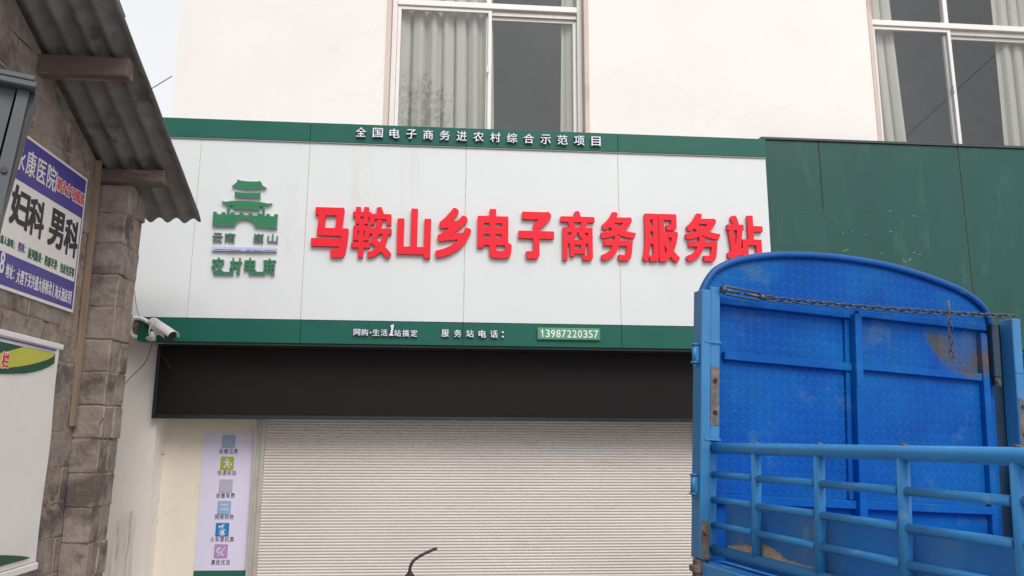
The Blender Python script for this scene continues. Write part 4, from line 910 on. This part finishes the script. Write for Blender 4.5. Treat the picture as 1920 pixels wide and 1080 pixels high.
q = TB(); q.box((1.672, -.012, .465), (1.718, .03, .755), bev=.004); o = q.build('post_sleeve', 'dark_blue')
q = TB(); q.tube([(1.697, -.013, .44), (1.697, .0, .44)], .016, 6); q.box((1.678, -.006, .42), (1.716, .02, .464)); q.build('nut', 'chain', o)
# side fences: near one runs from the left post towards the camera; far one mirrors it
FL = -3.4
def fence(l0, s, name='side_fence'):
    q = TB(); q.tube([(l0, -.01, 0), (l0, -.4, .0), (l0, -1.2, -.0015), (l0, FL, -.004)], .0255, 16); root = q.build(name, 'blue_rail')
    posts = [-.375, -.80, -1.231, -1.66, -2.10, -2.55, -3.0, FL+.03]
    for f in posts:
        q = TB(); q.tube([(l0, f, -.455), (l0, f, -.005)], .0205, 14); q.build('fence_post', 'blue_rail', root)
        q = TB(); q.tube([(l0-.003, f-.026, .021), (l0+.003, f+.006, .0262)], .006, 6); q.build('weld', 'rust', root)
    for u in (-.121, -.234, -.346):
        last = -.0
        for f in posts:
            q = TB(); sag = random.uniform(-.002, .002); q.tube([(l0-.004*s, last-.020, u+sag), (l0-.004*s, f+.018, u-sag)], .0150, 12); q.build('rail', 'blue_rail', root); last = f
    q = TB(); q.tube([(l0, -.0, -.455), (l0, FL, -.458)], .0235, 14); q.build('bottom_rail', 'blue_rail', root)
    q = TB(); q.prism([(l0+.034*s, -.06, -.50), (l0+.034*s, FL, -.50), (l0+.034*s, FL, -.245), (l0+.034*s, -.9, -.228), (l0+.034*s, -.06, -.245)], (.004*s, 0, 0))
    q.build('side_plate', 'blue_dirty', root)
    return root
fence(0, 1); fence(1.79, -1)
q = TB(); q.box((-.035, FL, -.540), (1.83, .0, -.508)); q.build('bed_floor', 'blue_dirty')
for l0 in (-.075, 1.80):
    q = TB(); q.box((l0, FL, -.575), (l0+.07, -.05, -.512), bev=.004); q.build('bed_beam', 'blue_rail')
    q = TB()
    for f in (-.12, -.6, -1.1, -1.7, -2.3, -2.9): q.box((l0+.012, f-.05, -.70), (l0+.058, f, -.577), bev=.003)
    q.box((l0+.012, FL, -.76), (l0+.058, -.02, -.702), bev=.003); q.build('under_rail', 'blue_post')
# dry sand caught along the bottom rail
q = TB(); rnd = random.Random(5); N_ = 46; A_, B_, C2 = [], [], []
for i in range(N_+1):
    f = -.10-i*.0135; t = i/N_; h = .010+.040*math.exp(-((f+.40)/.10)**2)+.018*math.exp(-((f+.24)/.1)**2)+rnd.uniform(-.003, .004)
    if i in (0, N_): h = 0.
    A_.append(q.bm.verts.new((.012, f, -.440))); B_.append(q.bm.verts.new((.024, f+rnd.uniform(-.004, .004), -.440+h*.8))); C2.append(q.bm.verts.new((.0335, f, -.440+h)))
for i in range(N_):
    for P, Q in ((A_, B_), (B_, C2)): fc = q.bm.faces.new((P[i], P[i+1], Q[i+1], Q[i])); fc.smooth = True
sand_obj = MB.build(q, 'sand', 'sand', None, label='dry pale sand caught along the bottom rail of the blue truck', cat='sand', kind='stuff')
for v in sand_obj.data.vertices: v.co += OFF
sand_obj.matrix_basis = truck.matrix_basis.copy()
# cab at the far end of the bed behind the camera, chassis, wheels
q = TB()
CF = -3.55
prof = [(CF, -1.20), (CF, .42), (CF-.12, .55), (CF-.94, .52), (CF-1.16, .10), (CF-1.26, -.25), (CF-1.26, -1.20)]
q.prism([(.02, f, u) for f, u in prof], (1.68, 0, 0)); cab = q.build('cab', 'blue')
q = TB(); q.face([(.12, CF-.965, .50), (1.60, CF-.965, .50), (1.60, CF-1.165, .12), (.12, CF-1.165, .12)])
for v in q.bm.verts: v.co.y -= .012; v.co.z += .006
q.build('windscreen', 'black_plastic', cab)
for l0, s in ((.018, -1), (1.702, 1)):
    q = TB(); q.prism([(l0, CF-.2, .05), (l0, CF-.2, .45), (l0, CF-.87, .45), (l0, CF-1.05, .05)], (.002*s, 0, 0)); q.build('side_window', 'black_plastic', cab)
    q = TB(); q.tube([(l0+s*.012, CF-.3, -.12), (l0+s*.012, CF-.43, -.12)], .012, 8); q.build('door_handle', 'dark_metal', cab)
for l0 in (.25, 1.47):
    q = TB(); q.lathe([(.10, 0), (.10, .01), (.06, .02)], (l0, CF-1.285, -.55), 'Y', 18); q.build('headlight', 'chrome', cab)
q = TB(); q.box((.45, CF-1.1, -.90), (.55, -.1, -.765)); q.box((1.2, CF-1.1, -.90), (1.3, -.1, -.765)); q.build('chassis', 'dark_metal')
for l0 in (.12, 1.62):
    for f in (-.9, CF-.75):
        q = TB(); q.lathe([(.20, -.10), (.36, -.10), (.39, -.07), (.39, .07), (.36, .10), (.20, .10)], (l0, f, UG+.39), 'X', 32); wq = q.build('wheel', 'rubber')
        q = TB(); q.lathe([(.05, -.115), (.19, -.104), (.2, -.09), (.2, .09), (.19, .104), (.05, .115)], (l0, f, UG+.39), 'X', 24); q.build('hub', 'grey_metal', wq)
# ---------------- chain with turnbuckle across the headboard
def T3(l, f, u): return TM @ Vector((l, f, u))
ch = thing('chain', tuple(T3(.83, -.05, .72)), 'dark steel chain with turnbuckle stretched across the top of the blue truck gate', 'chain')
ca, cb = Vector((.27, -.045, .742)), Vector((1.775, -.055, .797))
nl = 34; link_me = None
def link_mesh(L_=.058, W_=.0125, r=.0042):
    pts = []
    for k in range(9): a = -math.pi/2+math.pi*k/8; pts.append((L_/2-W_+W_*math.cos(a), W_*math.sin(a), 0))
    for k in range(9): a = math.pi/2+math.pi*k/8; pts.append((-L_/2+W_+W_*math.cos(a), W_*math.sin(a), 0))
    q = MB(); q.tube(pts, r, 7, closed=True); return q
def put_link(l, f, u, tang, roll, sc_=1., first=[None]):
    T = (TM.to_3x3() @ Vector(tang)).normalized(); n = T.cross(Vector((0, 0, 1))).normalized(); b = n.cross(T)
    n2 = n*math.cos(roll)+b*math.sin(roll); b2 = T.cross(n2); P = T3(l, f, u)
    mw = Matrix(((T.x, n2.x, b2.x, P.x), (T.y, n2.y, b2.y, P.y), (T.z, n2.z, b2.z, P.z), (0, 0, 0, 1)))
    if first[0] is None:
        o = link_mesh().build('link', 'chain', ch); first[0] = o
    else:
        o = first[0].copy(); COL.objects.link(o); o.parent = ch
    o.matrix_parent_inverse = world_of(ch).inverted(); o.matrix_basis = mw @ Matrix.Scale(sc_, 4)
def chain_pt(t):
    p = ca.lerp(cb, t); p.z -= .010*4*t*(1-t); return p
for i in range(nl):
    t = (i+.5)/nl; p = chain_pt(t); q_ = chain_pt(min(1, t+.02))-chain_pt(max(0, t-.02)); put_link(p.x, p.y, p.z, q_, (math.radians(22) if i % 2 else math.radians(112))+random.uniform(-.15, .15))
for i in range(6): put_link(1.345+.004*(i % 2), -.06, .735-i*.036, (0.08, 0, -1), (.3 if i % 2 else 1.87), .72)
def TBc(): return MB()
q = MB(); A3, B3 = Vector((.03, -.045, .758)), Vector((.25, -.045, .744)); dd = (B3-A3).normalized(); up3 = Vector((0, 0, 1))
for s in (-1, 1): q.tube([T3(*(A3+up3*.015*s)), T3(*(A3+dd*.02+up3*.019*s)), T3(*(B3-dd*.03+up3*.019*s)), T3(*(B3+up3*.010*s))], .0055, 8)
q.tube([T3(*(A3-dd*.01)), T3(*(A3+dd*.012))], .018, 10); q.tube([T3(*(B3-dd*.02)), T3(*(B3+dd*.015))], .014, 10)
q.tube([T3(*A3), T3(*(A3+dd*.09))], .0075, 8); q.tube([T3(*(B3-dd*.10)), T3(*(B3+dd*.05))], .0075, 8); q.build('turnbuckle', 'chain', ch)
q = MB(); q.tube([T3(1.345, -.06, .84), T3(1.347, -.06, .78), T3(1.35, -.055, .735)], .006, 8); q.build('hook_bolt', 'rust', ch)

# ================================================================== MOTORBIKE (only the mirror stem shows)
mb_ = thing('motorbike', (-.45, 3.45, GZ), 'motorbike below the frame with only its black mirror stem showing', 'motorbike')
Ym = 3.45
def mp_(x, y): return onY(x, y, Ym)
base = mp_(768, 1084)
q = MB(); q.tube(arcpts([mp_(768, 1078), mp_(769, 1064), mp_(775, 1052), mp_(786, 1043.5), mp_(800, 1036), mp_(819.5, 1027.5)], 6), [.0068]*12+[.0062]*19, 10); q.build('mirror_stem', 'mirror_stem', mb_)
q = MB(); c = mp_(768, 1090); q.lathe([(.026, -.05), (.0265, .0), (.024, .014), (.018, .026), (.010, .034), (.0075, .042)], tuple(c), 'Z', 20); q.build('rubber_boot', 'rubber', mb_)
hx, hz = c.x, c.z-.06; cxm = hx+.30
q = MB(); q.tube(arcpts([(hx-.10, Ym-.04, hz-.03), (hx+.05, Ym, hz-.01), (hx+.2, Ym+.03, hz-.06), (cxm, Ym+.04, hz-.09), (hx+.4, Ym+.03, hz-.06), (hx+.55, Ym, hz-.01), (hx+.70, Ym-.04, hz-.03)]), .012, 10); q.build('handlebar', 'dark_metal', mb_)
for xa, xb in ((hx-.14, hx-.03), (hx+.63, hx+.74)):
    q = MB(); q.tube([(xa, Ym-.045, hz-.03), (xb, Ym-.03, hz-.024)], .018, 12); q.build('grip', 'rubber', mb_)
q = MB(); q.lathe([(.03, -.09), (.085, -.05), (.10, .03), (.10, .05), (.085, .055)], (cxm, Ym+.17, hz-.17), 'Y', 20); q.build('headlight', 'dark_metal', mb_)
for s in (-.09, .09):
    q = MB(); q.tube([(cxm+s, Ym+.05, hz-.08), (cxm+s, Ym+.34, GZ+.30)], .02, 10); q.build('fork_leg', 'chrome', mb_)
for yy_ in (Ym+.34, Ym-.92):
    q = MB(); ring_ = [(cxm, yy_+.24*math.cos(2*math.pi*k/28), GZ+.29+.24*math.sin(2*math.pi*k/28)) for k in range(28)]; q.tube(ring_, .05, 10, closed=True); wq = q.build('wheel', 'rubber', mb_)
    q = MB(); q.lathe([(.05, -.06), (.06, -.02), (.19, -.012), (.19, .012), (.06, .02), (.05, .06)], (cxm, yy_, GZ+.29), 'X', 20); q.build('rim', 'chrome', wq)
q = MB(); q.tube([(cxm, Ym+.02, hz-.22), (cxm, Ym-.12, hz-.24), (cxm, Ym-.38, hz-.27), (cxm, Ym-.48, hz-.33)], [.06, .13, .13, .06], 16); q.build('fuel_tank', 'print_red', mb_)
q = MB(); q.box((cxm-.11, Ym-1.08, hz-.36), (cxm+.11, Ym-.47, hz-.27), bev=.03); q.build('seat', 'rubber', mb_)
q = MB(); q.tube([(cxm, Ym+.06, hz-.2), (cxm, Ym-.1, GZ+.35), (cxm, Ym-.55, GZ+.33), (cxm, Ym-.92, GZ+.29)], .025, 10); q.box((cxm-.14, Ym-.45, GZ+.22), (cxm+.14, Ym-.12, GZ+.52), bev=.03); q.build('frame', 'dark_metal', mb_)

# ================================================================== overhead wire against the sky
wire('overhead_wire', [onY(200, 218, 6.0), onY(322, 143, 6.57)], .004, 'cable', 'thin overhead wire crossing the sky gap to the white building corner')

# ================================================================== tree across the street (mirrored in the upstairs panes)
def tree(x, y, h, r, label, seed):
    rnd = random.Random(seed); t = thing('tree', (x, y, GZ), label, 'tree')
    q = MB(); limbs = []
    q.tube(arcpts([(x, y, GZ), (x+.1, y, GZ+h*.25), (x-.1, y+.1, GZ+h*.5), (x+.15, y, GZ+h*.8)], 5), [.32-.017*i for i in range(16)], 10)
    for k in range(9):
        a = k*2.4; z0 = GZ+h*(.35+.05*k); e = Vector((x+math.cos(a)*r*.65, y+math.sin(a)*r*.65, z0+h*.16)); limbs.append(e)
        q.tube([(x, y, z0), ((x+e.x)/2, (y+e.y)/2, z0+h*.06), tuple(e)], [.11, .08, .03], 7)
    q.build('trunk', 'bark', t)
    q = MB(); cl = [e+Vector((rnd.uniform(-.5, .5), rnd.uniform(-.5, .5), rnd.uniform(-.3, 1.))) for e in limbs]+[Vector((x+rnd.uniform(-r, r)*.6, y+rnd.uniform(-r, r)*.6, GZ+h*rnd.uniform(.5, .97))) for _ in range(26)]
    for c in cl:
        rr = rnd.uniform(.5, 1.1)
        for _ in range(150):
            d = Vector((rnd.gauss(0, 1), rnd.gauss(0, 1), rnd.gauss(0, .8))); p = c+d*rr*.55; n = Vector((rnd.uniform(-1, 1), rnd.uniform(-1, 1), rnd.uniform(-.4, 1))).normalized(); a = n.orthogonal().normalized(); b = n.cross(a); s_ = rnd.uniform(.07, .13)
            q.face([p+a*s_, p+b*s_*.6, p-a*s_, p-b*s_*.6])
    q.build('crown', 'leaf', t, recalc=False); return t
tree(-3.6, -14, 13.8, 4.6, 'tall leafy tree across the street mirrored in the middle window', 3)
def mirrored(x, y, D): p = onY(x, y, D); return Vector((p.x, 2*6.70-p.y, p.z))
a_, b_ = mirrored(1640, 310, 26), mirrored(1875, 95, 26); q = MB(); q.tube([a_+(a_-b_)*1.5, a_, b_, b_+(b_-a_)*1.5], .011, 6)
q.build('power_line', 'cable', label='power line across the street mirrored diagonally in the far right window', cat='wire')
bpy.context.view_layer.update()
